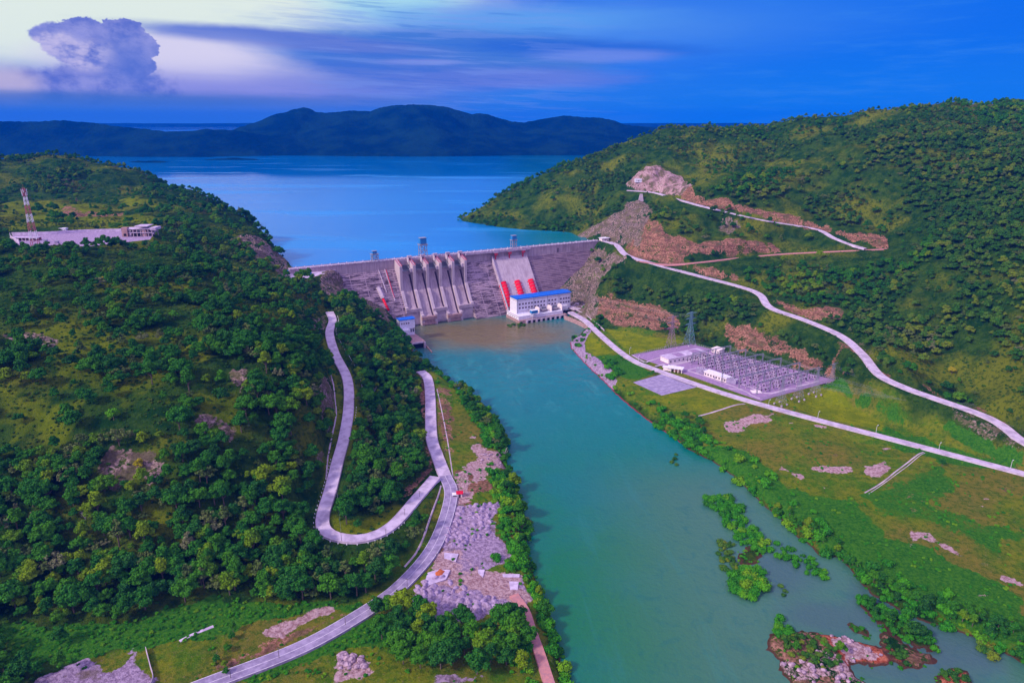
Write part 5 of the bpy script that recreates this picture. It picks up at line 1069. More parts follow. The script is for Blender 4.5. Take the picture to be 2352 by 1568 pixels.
# kiosks
g = G(1056, 1141); t = hut('kiosk', 'small cream kiosk with a red roof beside the tarmac road', 'kiosk', g, 3.4, 3.2, 3.0, 'cream', 'redroof', .9, .1, 1.0)
g = G(1045, 1142); t = thing('shelter', 'open white roadside shelter next to the red roofed kiosk', 'shelter', g, .05)
MB().box(-2.1, 2.1, -1.8, 1.8, 2.6, 2.9).build('roof', M['white'], t); MB().box(-1.9, 1.9, 1.2, 1.5, 0, 2.6).build('wall', M['white'], t); [MB().box(x-.12, x+.12, y-.12, y+.12, 0, 2.6).build('post', M['white'], t) for x in (-1.8, 1.8) for y in (-1.5, 1.3)]; MB().box(-1.6, 1.6, -.2, 1, .4, 1.2).build('counter', M['dark'], t)
# bollards beside the hairpin road
hp = RW['hairpin road']; tg = np.gradient(hp[:, :2], axis=0); tg /= np.linalg.norm(tg, axis=1)[:, None]
bol = None
for i in range(4, len(hp)-6):
    f = i/len(hp)
    side_ = -1
    if .50 < f < .56: continue
    offd = (6.5+5.5*min(1, max(0, (f-.12)/.12))*(1 if f < .45 else 0)) if f < .5 else 5.6
    if f < .5: nx_, ny_ = -tg[i, 1], tg[i, 0]
    elif f < .60: continue
    else: nx_, ny_ = tg[i, 1], -tg[i, 0]
    if f > .86: continue
    x = hp[i, 0]+nx_*offd; y = hp[i, 1]+ny_*offd; z = HZ(x, y)
    if bol is None:
        bol = thing('bollard', 'knee high white concrete bollard beside the hairpin road', 'bollard', (x, y, z), 0, 'white bollards beside the hairpin road'); MB().prism([(-.28, -.3), (.28, -.3), (.22, 1.0), (-.22, 1.0)], 'x', -.25, .25).build('post', M['white'], bol)
    else: dup(bol, (x, y, z))
# orange sand heap on the slab, gravel heaps
def heap(name, r, h, mat, seed, loc, label, cat, grp=None):
    n, m_ = 18, 7; vs = [(0, 0, h)]; rr = random.Random(seed); ph_ = [rr.uniform(0, 6) for _ in range(3)]
    for j in range(1, m_+1):
        for i in range(n):
            a = 2*math.pi*i/n; q = j/m_; rad = r*q*(1+.18*math.sin(2*a+ph_[0])+.1*math.sin(5*a+ph_[1])); vs.append((rad*math.cos(a), rad*math.sin(a), h*(math.cos(q*math.pi/2)**1.2)-(.5 if j == m_ else 0)+rr.uniform(-.08, .08)*h))
    fs = [(0, 1+i, 1+(i+1) % n) for i in range(n)]+[(1+(j-1)*n+i, 1+j*n+i, 1+j*n+(i+1) % n, 1+(j-1)*n+(i+1) % n) for j in range(1, m_) for i in range(n)]
    o = MB().add(vs, fs).build(name, M[mat], None, True); o.location = loc; return tag(o, label, cat, grp)
g = G(*zg(245, 1300)); heap('sand_heap', 3.4, 1.0, 'orange', 2, (g[0], g[1], g[2]+.3), 'round orange heap of sand on the pale slab', 'heap')
hs = [heap('gravel_heap', 2.6, 2.1, 'heap', k, (0, 0, -60), 'knee high lilac gravel heap in the rows between tarmac road and river', 'heap', 'lilac gravel heaps beside the tarmac road') for k in range(4)]
used = [False]*4; rr = random.Random(9)
hp1 = [G(*p)[:2] for p in Zm(zg, '390,620 560,590 840,560 840,650 780,750 830,870 560,960 480,1060 330,1000 310,960 340,800')]
hp2 = [G(*p)[:2] for p in Zm(zd, '1440,600 1560,530 1700,600 1950,700 1900,750 1700,780 1540,790 1440,720 1380,690')]
for poly, sp_x, hl in ((hp1, 4.6, 'lilac gravel heap in the field of heaps just below the red roofed kiosk'), (hp2, 4.6, 'lilac gravel heap in the field of heaps above the bottom centre grove')):
    x0, y0 = np.min(poly, 0); x1, y1 = np.max(poly, 0); y = y0
    while y < y1:
        x = x0
        while x < x1:
            px_, py_ = x+rr.uniform(-1.4, 1.4), y+rr.uniform(-1.2, 1.2)
            if sdf(np.array([px_]), np.array([py_]), poly)[0] < 0 and rr.random() < .8:
                k = rr.randrange(4); z = HZ(px_, py_)-.15; s_ = rr.uniform(.7, 1.15)
                if used[k]: dup(hs[k], (px_, py_, z), rr.uniform(0, 6), hl, scale=(s_*1.2, s_*.8, s_*rr.uniform(.6, 1.1)))
                else: hs[k].location = (px_, py_, z); hs[k]['label'] = hl; used[k] = True
            x += sp_x
        y += sp_x*.9
# boulders
def boulder(seed):
    bm = bmesh.new(); bmesh.ops.create_icosphere(bm, subdivisions=3, radius=1); rr_ = random.Random(seed); o_ = rr_.uniform(0, 50)
    for v in bm.verts:
        a = vnoise(np.array([v.co.x*1.3+o_]), np.array([v.co.y*1.3+v.co.z*1.7+o_]), seed)[0]; b2 = vnoise(np.array([v.co.z*3+o_]), np.array([v.co.x*3-o_]), seed+3)[0]; v.co *= .7+.45*a+.18*b2
        v.co.z *= .62
    me = bpy.data.meshes.new('boulder'); bm.to_mesh(me); bm.free(); me.materials.append(M['rockm']); return me
bmeshes = [boulder(k) for k in range(4)]
def place_boulders(poly, n, s0, s1, label, grp, w=False, mat=None):
    p = poly if w else [G(*q_)[:2] for q_ in poly]; a0 = np.min(p, 0); a1 = np.max(p, 0); c_ = 0; it = 0
    while c_ < n and it < 4000:
        it += 1; x = rr.uniform(a0[0], a1[0]); y = rr.uniform(a0[1], a1[1])
        if sdf(np.array([x]), np.array([y]), p)[0] > 0: continue
        o = bpy.data.objects.new('boulder', bmeshes[rr.randrange(4)]); COL.objects.link(o); s_ = rr.uniform(s0, s1); o.location = (x, y, max(HZ(x, y), -.3)+s_*.15); o.scale = (s_, s_*rr.uniform(.7, 1.2), s_); o.rotation_euler = (0, 0, rr.uniform(0, 6)); tag(o, label, 'boulder', grp); c_ += 1
place_boulders(Zm(zd, '970,1000 1040,960 1130,1000 1150,1060 1010,1060'), 26, .8, 2.2, 'pale jagged boulder in the rubble pile near the bottom edge', 'boulders in the pale rubble pile')
place_boulders([P(*zc(*p), 0)[:2] for p in [(860,1380),(1100,1290),(1300,1400),(1390,1500),(960,1500)]], 24, .7, 1.9, 'pale boulder on the near rocky island in the river', 'boulders on the near island', True)
place_boulders([P(*zc(*p), 0)[:2] for p in [(1110,1185),(1290,1215),(1500,1320),(1440,1370),(1280,1360)]], 18, .7, 1.6, 'reddish boulder on the far half of the rocky island', 'boulders on the far half of the island', True)
place_boulders(Zm(ze, '1160,900 1260,900 1390,960 1380,1000 1250,1000'), 16, .6, 1.6, 'low grey boulder on the pink bank above the river bushes', 'boulders on the left bank')
# boundary wall at the bottom edge
a = G(*zf(955, 1110)); b_ = G(*zf(985, 1230)); c_ = G(*zf(1003, 1325)); wall_along('boundary_wall', [(a[0], a[1], a[2]+2.4), (b_[0], b_[1], b_[2]+2.4), (c_[0], c_[1], c_[2]+2.4), (c_[0]+1, c_[1]-12, c_[2]+2.4)], 3, .25, 'concrete_light', 'thin pale boundary wall at the bottom left of the photo', 'wall')

# plateau compound, left
b = P(82, 566, 140); t = thing('radio_mast', 'tall red and white lattice radio mast on the left plateau', 'mast', (b[0], b[1], HZ(b[0], b[1])), .3)
Hm = 67.0
for k in range(7):
    f0, f1 = k/7, (k+1)/7; w0, w1 = 7.5*(1-f0)+2.0*f0, 7.5*(1-f1)+2.0*f1; mb = MB(); cc_ = lambda q_, w, z_: ((1 if q_ in (0, 3) else -1)*w/2, (1 if q_ < 2 else -1)*w/2, z_)
    for q_ in range(4):
        mb.bar(cc_(q_, w0, Hm*f0), cc_(q_, w1, Hm*f1), .24); wm = (w0+w1)/2
        for (fa, fb, wa, wb) in ((f0, (f0+f1)/2, w0, wm), ((f0+f1)/2, f1, wm, w1)): mb.bar(cc_(q_, wa, Hm*fa), cc_((q_+1) % 4, wb, Hm*fb), .15); mb.bar(cc_((q_+1) % 4, wa, Hm*fa), cc_(q_, wb, Hm*fb), .15)
    mb.build('mast_section', M['redwhite'] if k % 2 == 0 else M['white'], t)
for k in range(8):
    a_ = k*math.pi/4; MB().box(-.3, .3, -.15, .15, -1.8, 1.8).build('antenna', M['white'], t).location = (2.6*math.cos(a_), 2.6*math.sin(a_), Hm*(.9 if k % 2 else .955))
MB().bar((0, 0, Hm), (0, 0, Hm+4), .12).build('top_rod', M['redwhite'], t); MB().box(-6, 6, -6, 6, -2, .3).build('base_slab', M['slab'], t)
b = P(327, 541, 139); t = thing('unfinished_building', 'unfinished concrete frame building with open floors on the left plateau', 'building', b, .05)
for k, (z_, x0_, x1_) in enumerate([(4.5, -17, 17), (9, -19, 21), (12.5, -4, 12)]): MB().box(x0_, x1_, -9, 9, z_, z_+.6).build('floor_slab', M['slab'], t)
for x in np.arange(-16, 17, 4.6):
    for y in (-8, 8): MB().box(x-.4, x+.4, y-.4, y+.4, -1, 9).build('column', M['concrete'], t)
MB().box(-20, -13, -10, -4, -1, 11.5).box(-12.4, -7, -2, 4, 0, 9).box(4, 9, -8, 8, 0, 9).build('wall', M['conc_warm'], t); MB().box(15, 22, -10, 6, 8, 11.2).build('parapet', M['slab'], t); MB().box(-18, -14.6, -10.1, -9.9, 1, 4).box(-6.5, 3.5, -7.9, -7.6, 0, 4.5).build('opening', M['dark'], t)
b = P(137, 531, 140); hut('cabin', 'long low white cabin at the back of the plateau compound', 'cabin', b, 20, 6, 4, 'white', 'white', .4, 0, .3)
b = P(60, 552, 139); t = thing('pavilion', 'long low open sided pavilion behind the radio mast', 'pavilion', b, -.05); MB().box(-17, 17, -4, 4, 3.4, 3.9).build('roof', M['slab'], t); MB().box(-17, 17, 3.5, 4, 0, 3.4).build('wall', M['track'], t); [MB().box(x-.25, x+.25, -3.7, -3.2, -.5, 3.4).build('column', M['cream'], t) for x in np.linspace(-16, 16, 8)]
wall_along('compound_wall', [(*P(28, 541, 139)[:2], 143), (*P(110, 539, 139)[:2], 143), (*P(200, 534, 139)[:2], 143), (*P(290, 532, 139)[:2], 143)], 4, .4, 'slab', 'long pale wall closing the back of the plateau compound', 'wall')
wall_along('compound_wall', [(*P(25, 545, 139)[:2], 145), (*P(27, 552, 139)[:2], 145), (*P(45, 559, 139)[:2], 143)], 6, .4, 'slab', 'short tall wall panel at the left corner of the plateau compound', 'wall')
MB_ = [(105, 556, 'small dark kiosk box beside the radio mast'), (131, 559, 'small dark box standing alone in the plateau yard')]
for u, v, lb in MB_:
    b = P(u, v, 139.2); t = thing('equipment_box', lb, 'box', b); MB().box(-2, 2, -1.4, 1.4, 0, 2.8).build('cabinet', M['slabblue'], t); MB().box(-2.2, 2.2, -1.6, 1.6, 2.8, 3).build('lid', M['steel'], t)

# ------------------------------------------------------------------ vegetation
def leaf_mat(name, a, b_, c_, d_):
    m, b, pr = newmat(name); oi = b.n('ShaderNodeObjectInfo'); pos = b.n('ShaderNodeNewGeometry').outputs['Position']
    rp = b.n('ShaderNodeValToRGB'); e = rp.color_ramp.elements; e[0].color = a; e[1].color = d_; e[1].position = 1
    x = e.new(.40); x.color = b_; x = e.new(.84); x.color = c_
    n_ = b.noise(pos, .011, 3, .6); f = b.noise(pos, 1.9, 3, .8)
    k = b.m('ADD', b.m('MULTIPLY', oi.outputs['Random'], .95), b.m('MULTIPLY', b.m('SUBTRACT', n_, .47), 1.6), clamp=True); b.nt.links.new(k, rp.inputs[0])
    c = b.mix(b.sstep(f, .3, .7), rp.outputs[0], (1.5, 1.5, 1.5, 1), 'MULTIPLY') if False else b.mix(b.m('MULTIPLY', b.sstep(f, .42, .66), .55), rp.outputs[0], (.10, .26, .015, 1))
    b.val(pr.inputs['Base Color'], c); pr.inputs['Roughness'].default_value = .75; pr.inputs['Specular IOR Level'].default_value = 0.02; return m
M['leaf'] = leaf_mat('forest_leaves', (.002, .045, .016, 1), (.008, .095, .012, 1), (.035, .15, .008, 1), (.14, .21, .006, 1))
M['leafhill'] = leaf_mat('dry_hill_leaves', (.005, .045, .016, 1), (.020, .085, .013, 1), (.065, .13, .018, 1), (.14, .17, .015, 1))
M['bushleaf'] = leaf_mat('bank_bush_leaves', (.008, .10, .012, 1), (.015, .17, .010, 1), (.05, .24, .008, 1), (.13, .27, .008, 1))
M['yellowleaf'] = leaf_mat('yellow_leaves', (.26, .20, .01, 1), (.30, .24, .01, 1), (.34, .26, .01, 1), (.36, .28, .02, 1))
M['limeleaf'] = leaf_mat('lime_leaves', (.06, .24, .01, 1), (.08, .27, .01, 1), (.12, .30, .01, 1), (.16, .32, .02, 1))
M['dead'] = simple('bare_branches', (.34, .30, .36, 1), (.24, .21, .25, 1), 1, .9, 0)
M['greyleaf'] = leaf_mat('grey_twigs', (.16, .12, .13, 1), (.18, .14, .15, 1), (.2, .16, .16, 1), (.22, .18, .18, 1))
M['banana'] = leaf_mat('banana_leaves', (.02, .22, .03, 1), (.03, .27, .03, 1), (.05, .30, .03, 1), (.1, .34, .03, 1))
def crown(name, lobes, nleaf, size, mat, seed, core=True):
    """leaf faces scattered over and inside a set of lobes (x, y, z, rx, rz)"""
    rg = np.random.default_rng(seed); V = []; F = []
    tot = sum(l[3]**2 for l in lobes)
    for (x, y, z, rx, rz) in lobes:
        n = max(20, int(nleaf*rx*rx/tot)); d = rg.normal(size=(n, 3)); d /= np.linalg.norm(d, axis=1)[:, None]; d[:, 2] = np.where(d[:, 2] < -.35, -d[:, 2]*.5, d[:, 2])
        rr_ = rg.uniform(.72, 1.1, n)[:, None]; c = np.array([x, y, z])+d*rr_*np.array([rx, rx, rz])
        nrm = d*np.array([1, 1, 1.3])+rg.normal(size=(n, 3))*.5; nrm /= np.linalg.norm(nrm, axis=1)[:, None]
        t = np.cross(nrm, rg.normal(size=(n, 3))); t /= np.linalg.norm(t, axis=1)[:, None]; b2 = np.cross(nrm, t); s = rg.uniform(.6, 1.25, n)[:, None]*size
        k = len(V)*0; base = sum(len(v_) for v_ in V); q = np.stack([c-t*s, c-b2*s*.62, c+t*s, c+b2*s*.62], 1).reshape(-1, 3); V.append(q); F.append(np.arange(n*4).reshape(n, 4)+base)
    co = np.concatenate(V); f = np.concatenate(F); faces = [tuple(r) for r in f.tolist()]; co = [tuple(r) for r in co.tolist()]
    if core:
        for (x, y, z, rx, rz) in lobes:
            k = len(co); bm = bmesh.new(); bmesh.ops.create_icosphere(bm, subdivisions=1, radius=1)
            co += [(x+v.co.x*rx*.78, y+v.co.y*rx*.78, z+v.co.z*rz*.78) for v in bm.verts]; faces += [tuple(v.index+k for v in f_.verts) for f_ in bm.faces]; bm.free()
    me = bpy.data.meshes.new(name); me.from_pydata(co, [], faces); me.update(); me.materials.append(mat); return me
def lobes_tree(seed, R_=5.0, Ht=9.5, n=10, flat=.75):
    r = random.Random(seed); L_ = [(0, 0, Ht-R_*.62, R_*.62, R_*.62*flat)]
    for i in range(n):
        a = 2*math.pi*i/n*1.0+r.uniform(-.4, .4); d = R_*r.uniform(.42, .80); z = Ht-R_*flat*(.55+.55*(d/R_)**2)-r.uniform(-.6, 1.0); q = R_*r.uniform(.24, .42); L_.append((d*math.cos(a), d*math.sin(a), z, q, q*.85))
    for i in range(4): a = r.uniform(0, 6.28); d = R_*r.uniform(.1, .42); q = R_*r.uniform(.24, .36); L_.append((d*math.cos(a), d*math.sin(a), Ht-q*.6+r.uniform(-.4, .7), q, q*.85))
    return L_
def trunk_mesh(name, lobes, r0=.32):
    mb = MB(); fork = Vector((.2, .1, lobes[0][2]*.5)); mb.bar((0, 0, -1.5), fork, r0, 0, 7, r0*.7)
    for l in lobes[:9]: mb.bar(fork, (l[0]*.8, l[1]*.8, l[2]-l[4]*.2), r0*.5, 0, 5, r0*.15)
    return mesh_from(name, mb.v, mb.f, M['trunk'])
SPEC = [(1, 5.0, 10.5, 10, .8), (2, 4.4, 9.5, 8, .95), (3, 5.6, 10.0, 12, .65), (4, 3.9, 11.5, 8, 1.25), (5, 5.0, 9.0, 9, .7), (6, 3.6, 8.2, 7, .9)]
LOB = [lobes_tree(a, b, c, d, e) for a, b, c, d, e in SPEC]
M['olive'] = leaf_mat('olive_leaves', (.05, .07, .03, 1), (.08, .10, .035, 1), (.12, .13, .05, 1), (.16, .14, .09, 1))
LOB += [[(l[0]*1.15, l[1]*1.15, l[2]*.95, l[3]*.72, l[4]*.6) for l in lobes_tree(17, 5.4, 8.8, 9, .5)], [(l[0]*.8, l[1]*.8, l[2]*1.2, l[3]*.6, l[4]*.75) for l in lobes_tree(23, 4.2, 9.5, 11, 1.1)]]
crowns = [crown('crown', L_, 1250 if i < 6 else 620, .56 if i < 6 else .5, M['leaf' if i < 6 else 'olive'], i, i < 6) for i, L_ in enumerate(LOB)]; trunks = [trunk_mesh('trunk', L_) for L_ in LOB]
def bush_lobes(seed, R_=1.6):
    r = random.Random(seed); return [(r.uniform(-.6, .6)*R_, r.uniform(-.6, .6)*R_, R_*r.uniform(.3, .65), R_*r.uniform(.4, .7), R_*r.uniform(.4, .7)) for _ in range(5)]
bushes = [crown('bush', bush_lobes(40+i), 300, .30, M['bushleaf'], 60+i) for i in range(4)]
# planting rules, given as outlines on the survey sheets
def inpoly(u, v, poly):
    return sdf(u, v, poly) < 0
NONE = ['field', 'gravel', 'pink', 'lawn', 'rock', 'dirt']
def samp(mask, x, y): return bil(x, y, MASK[mask], X0, Y0, ST)
ALLROAD = np.concatenate([RW[k][::1, :2] for k in RW]); 
def road_dist(x, y):
    out = np.full(len(x), 1e9)
    for i in range(0, len(x), 4000):
        d = ((x[i:i+4000, None]-ALLROAD[None, :, 0])**2+(y[i:i+4000, None]-ALLROAD[None, :, 1])**2).min(1); out[i:i+4000] = np.sqrt(d)
    return out
def scatter(sp, jit=.48, x0=-1250, x1=1350, y0=240, y1=1900, seed=1):
    rg = np.random.default_rng(seed); gx_ = np.arange(x0, x1, sp); gy_ = np.arange(y0, y1, sp); x, y = np.meshgrid(gx_, gy_); x = x.ravel()+rg.uniform(-jit, jit, x.size)*sp; y = y.ravel()+rg.uniform(-jit, jit, y.size)*sp
    z = bil(x, y, H, X0, Y0, ST); u, v = proj(x, y, z); k = (u > -180) & (u < 2540) & (v < 1760); x, y, z, u, v = [q[k] for q in (x, y, z, u, v)]
    return x, y, z, u, v, rg
x, y, z, u, v, rg = scatter(6.6)
s_, n_ = toD(x, y)
water = (z < .8) | ((z < 85.2) & (sdf(x, y, lakep) < 2))
dens = np.full(x.shape, .0); kind = np.zeros(x.shape, int)
left = (u < 1240) & (x < 40) & ~((y > 1300) & (x > -250))
hillR = ~left
fld_ = samp('field', x, y); lush_ = samp('lush', x, y)
veg = fbm(x/70, y/70, 91, 3); veg2 = fbm(x/26, y/26, 97, 3)
upL = smooth((620-u)/160)*smooth((1130-v)/150); vg3 = fbm(x/38, y/38, 191, 3)
dens = np.where(left, np.clip(.68-.16*upL+(veg2-.45)*2.4+(vg3-.47)*3.2*upL, .05, 1), np.clip(.50+(veg-.47)*3.2+(veg2-.47)*2.6, .06, .95))
dark_strip = inpoly(u, v, [(1470,690),(1560,650),(1700,670),(1760,710),(1850,760),(1950,800),(2010,870),(2090,905),(2060,930),(1960,870),(1850,820),(1750,770),(1600,740),(1540,735)])
dens = np.where(dark_strip, 1.0, dens); dens = np.where(inpoly(u, v, [(1560,600),(1800,590),(2050,590),(2100,700),(1980,760),(1800,690),(1700,640)]), np.maximum(dens, .7), dens)
dens = np.where(inpoly(u, v, [(1950,300),(2352,240),(2500,240),(2500,900),(2352,860),(2230,720),(2150,600),(2080,420)]), np.maximum(dens, .92), dens)
dens = np.where(inpoly(u, v, [(1600,440),(1830,540),(1820,570),(1640,560),(1500,500),(1490,470)]), .8, dens)
dens = np.where(inpoly(u, v, [(0,365),(200,362),(330,385),(600,530),(600,560),(480,540),(380,470),(150,450),(0,445)]), np.clip(.35+(veg-.47)*4, .1, 1), dens)
dens = np.where(inpoly(u, v, [(0,440),(380,460),(430,500),(360,520),(0,530)]), .12, dens)
dens = np.where(inpoly(u, v, [(795,860),(960,820),(985,900),(990,980),(1000,1060),(940,1120),(880,1190),(800,1190),(780,1130),(800,1020),(830,930)]), 1.0, dens)
dens = np.where(inpoly(u, v, [(0,1080),(700,1200),(730,1230),(980,1170),(1000,1180),(960,1290),(880,1340),(760,1380),(560,1380),(300,1470),(0,1520)]), 1.0, dens)
for k in ('gravel', 'pink', 'dirt', 'lawn', 'rock'): dens = np.where(samp(k, x, y) > .3, dens*(.07 if k != 'lawn' else .62), dens)
dens = np.where(lush_ > .3, 0.02, dens)
dens = np.where((fld_ > .3), 0, dens)
rd = road_dist(x, y)
def hides_road(x, y, z, h, wd):
    m_ = np.full(len(x), 1e9)
    for f in (.35, .7, 1.0):
        d_ = h*f/(CZ-z-h*f); d_ = np.clip(d_, 0, .25); m_ = np.minimum(m_, road_dist(x*(1+d_), y*(1+d_)))
    return m_ < wd
keep = (rg.random(x.shape) < dens) & ~water & (rd > 10) & ~hides_road(x, y, z, 8.5, 7.5)
keep &= ~((s_ > -26) & (s_ < 500) & (n_ > -30) & (n_ < 10)) & ~((s_ > 60) & (s_ < 420) & (n_ > 0) & (n_ < 72)) & ~((s_ > 74) & (s_ < 128) & (n_ > 78) & (n_ < 165)) & ~((s_ > 365) & (s_ < 420) & (n_ > 50) & (n_ < 130))
for pl in (PAD, PAD2, PLAT, LOT): keep &= sdf(x, y, pl) > 9
keep &= ~(inpoly(u, v, [(20,500),(370,495),(370,560),(20,580)]) & (sdf(x, y, LOT) < 45) & (y < 905)) | (rg.random(x.shape) < .12) & (sdf(x, y, LOT) > 6)
tx, ty, tz = x[keep], y[keep], z[keep]; tu, tv = u[keep], v[keep]
base_s = np.where(tx > 120, .88, np.where(ty < 560, 1.2, 1.0))*np.where(ty > 1200, .8, 1.0)
ts = base_s*(.5+.85*rg.random(len(tx))**1.3); trot = rg.uniform(0, 6.28, len(tx)); tp = rg.choice(8, len(tx), p=[.16, .15, .15, .14, .15, .13, .07, .05])
# hand-placed clumps in the foreground and on the valley floor
def inpoly_n(x, y, z, *pls): pass
xt = []
def clump(poly, n, s0, s1, mn=4.0, seed=0):
    rg_ = random.Random(seed); p = [G(*q_)[:2] for q_ in poly]; a0 = np.min(p, 0); a1 = np.max(p, 0); got = []; it = 0
    while len(got) < n and it < 6000:
        it += 1; X_ = rg_.uniform(a0[0], a1[0]); Y_ = rg_.uniform(a0[1], a1[1])
        if sdf(np.array([X_]), np.array([Y_]), p)[0] > 0 or any((X_-g0)**2+(Y_-g1)**2 < mn*mn for g0, g1, _ in got): continue
        got.append((X_, Y_, rg_.uniform(s0, s1)))
    return got
FG = clump([(870,1400),(960,1390),(1010,1440),(1080,1430),(1180,1420),(1225,1470),(1220,1540),(1100,1550),(960,1560),(900,1520),(850,1450)], 44, .95, 1.55, 5.6, 3)
FG2 = clump([(480,1450),(540,1440),(560,1500),(520,1560),(480,1540)], 6, .4, .6, 4, 4); FG4 = clump([(1990,1330),(2120,1380),(2300,1420),(2352,1450),(2352,1500),(2180,1430),(2060,1390)], 24, .5, .85, 3.6, 6); FG5 = clump([(1780,1150),(1900,1230),(2000,1310),(1965,1322),(1850,1240),(1760,1170)], 20, .4, .7, 3.4, 7); FG6 = clump([(1140,960),(1178,1090),(1208,1200),(1232,1330),(1212,1330),(1185,1210),(1155,1100),(1125,980)], 26, .4, .75, 3.2, 9); FG3 = clump([(1515,975),(1600,960),(1625,1000),(1600,1030),(1550,1010)], 12, .5, .8, 5, 5)

def gn_stuff(name, pts_, protos, label_kind='stuff'):
    """one object: a point cloud mesh that grows a plant on every point"""
    n = len(pts_); me = bpy.data.meshes.new(name); me.vertices.add(n); me.vertices.foreach_set('co', np.ascontiguousarray(pts_[:, :3], dtype=np.float32).ravel())
    for k, nm_ in ((3, 'siz'), (4, 'rot')): a = me.attributes.new(nm_, 'FLOAT', 'POINT'); a.data.foreach_set('value', pts_[:, k].astype(np.float32))
    a = me.attributes.new('pid', 'INT', 'POINT'); a.data.foreach_set('value', pts_[:, 5].astype(np.int32))
    o = bpy.data.objects.new(name, me); COL.objects.link(o); o['kind'] = 'stuff'
    pc = bpy.data.collections.new(name+'_kinds')
    for i, pm in enumerate(protos): po = bpy.data.objects.new('kind_%02d' % i, pm); pc.objects.link(po)
    ng = bpy.data.node_groups.new(name, 'GeometryNodeTree'); ng.interface.new_socket('Geometry', in_out='INPUT', socket_type='NodeSocketGeometry'); ng.interface.new_socket('Geometry', in_out='OUTPUT', socket_type='NodeSocketGeometry')
    N_ = lambda t: ng.nodes.new(t); gi, go = N_('NodeGroupInput'), N_('NodeGroupOutput'); ip = N_('GeometryNodeInstanceOnPoints'); ci = N_('GeometryNodeCollectionInfo'); ci.inputs['Collection'].default_value = pc; ci.inputs['Separate Children'].default_value = True; ci.inputs['Reset Children'].default_value = True
    def na(nm_, ty_): x_ = N_('GeometryNodeInputNamedAttribute'); x_.data_type = ty_; x_.inputs[0].default_value = nm_; return x_.outputs[0]
    cx = N_('ShaderNodeCombineXYZ'); l = ng.links.new; l(na('rot', 'FLOAT'), cx.inputs[2]); l(gi.outputs[0], ip.inputs['Points']); l(ci.outputs[0], ip.inputs['Instance']); ip.inputs['Pick Instance'].default_value = True
    l(na('pid', 'INT'), ip.inputs['Instance Index']); l(cx.outputs[0], ip.inputs['Rotation']); l(na('siz', 'FLOAT'), ip.inputs['Scale']); l(ip.outputs[0], go.inputs[0])
    md = o.modifiers.new('plants', 'NODES'); md.node_group = ng; return o
allp = np.stack([tx, ty, tz-.3, ts, trot, tp], 1); extra = np.array([(a, b, HZ(a, b)-.3, s, random.uniform(0, 6), random.randrange(6)) for a, b, s in FG+FG2+FG3+FG4+FG5+FG6])
# the three hundred trees that show largest are trees of their own
dist = np.sqrt(tx**2+ty**2+(tz-CZ)**2); vis = (tu > -10) & (tu < 2362) & (tv < 1590)
# sight-line test against the land
def visible(X_, Y_, Z_):
    t = np.linspace(.15, .97, 40)[:, None]; h = bil(X_*t, Y_*t, H, X0, Y0, ST); return (CZ+(Z_-CZ)*t > h+(-1)).all(0)
vis &= visible(tx, ty, tz+9)
score = np.where(vis, ts/dist, 0); order = np.argsort(-score)[:300-len(extra)-12]
REG = {'left': [], }
def region(u_, v_):
    if u_ < 1240:
        if inpoly(np.array([u_]), np.array([v_]), [(795,840),(960,800),(1000,900),(1005,1070),(940,1120),(880,1200),(770,1190)])[0]: return ('broad green tree in thicket of the hairpin loop', 'trees inside the hairpin road loop')
        if u_ > 700 and v_ > 1180: return ('dark green tree on slope between hairpin and tarmac road', 'trees between the hairpin and the tarmac road')
        if v_ > 1180: return ('dark broad crowned forest tree at the foot of the left hill', 'forest trees at the foot of the left hill')
        return ('rounded green tree among shrubs on the left hillside', 'forest trees on the left hillside')
    return ('green tree on the right hillside above the valley roads', 'trees on the right hillside')
MARKS = [(160, 745, 'dark rocks at the left edge'), (150, 1000, 'grassy gap at far left'), (255, 1080, 'purple rock outcrop'), (370, 1095, 'pink rock slab'), (490, 985, 'dark purple cliff'), (560, 870, 'tall rock rib'), (440, 800, 'yellow grass patch'), (750, 950, 'rock wall left of the hairpin'), (198, 1190, 'bare white tree'), (694, 1296, 'grey leafless tree'), (700, 1350, 'banana plants'), (730, 1200, 'left corner of the hairpin'), (60, 1500, 'bottom left clearing'), (330, 1400, 'foot of the forest'), (480, 1250, 'middle of the foreground forest'), (60, 1280, 'left edge of the photo'), (840, 1260, 'bottom of the hairpin bend'), (980, 1200, 'road fork'), (870, 900, 'bare pale tree in the loop'), (900, 1050, 'grass inside the hairpin'), (620, 1050, 'forest left of the hairpin')]
def near_mark(u_, v_, lb):
    m_ = min(MARKS, key=lambda q: (q[0]-u_)**2+(q[1]-v_)**2); du, dv = u_-m_[0], v_-m_[1]
    w_ = ('right of' if du > 0 else 'left of') if abs(du) > abs(dv) else ('below' if dv > 0 else 'above')
    far_ = 'close ' if math.hypot(du, dv) < 60 else ''
    return ' '.join(lb.split()[:5] if lb.split()[0] != 'green' else lb.split()[:2])+', '+far_+w_+' the '+m_[2] if u_ < 1240 else lb
def mk_tree(X_, Y_, Z_, s, rz_, p, label, grp, cat='tree', leaf=None, name='forest_tree'):
    t = bpy.data.objects.new(name, None); COL.objects.link(t); t.location = (X_, Y_, Z_); t.rotation_euler = (0, 0, rz_); t.scale = (s, s, s); tag(t, label, cat, grp)
    a = bpy.data.objects.new('trunk', trunks[p]); COL.objects.link(a); a.parent = t
    me = crowns[p]
    if leaf: me = me.copy(); me.materials[0] = leaf
    c_ = bpy.data.objects.new('crown', me); COL.objects.link(c_); c_.parent = t; return t
for i in order: lb, gr = region(tu[i], tv[i]); lb = near_mark(tu[i], tv[i], lb); mk_tree(tx[i], ty[i], tz[i]-.3, ts[i], trot[i], int(tp[i]), lb, gr)
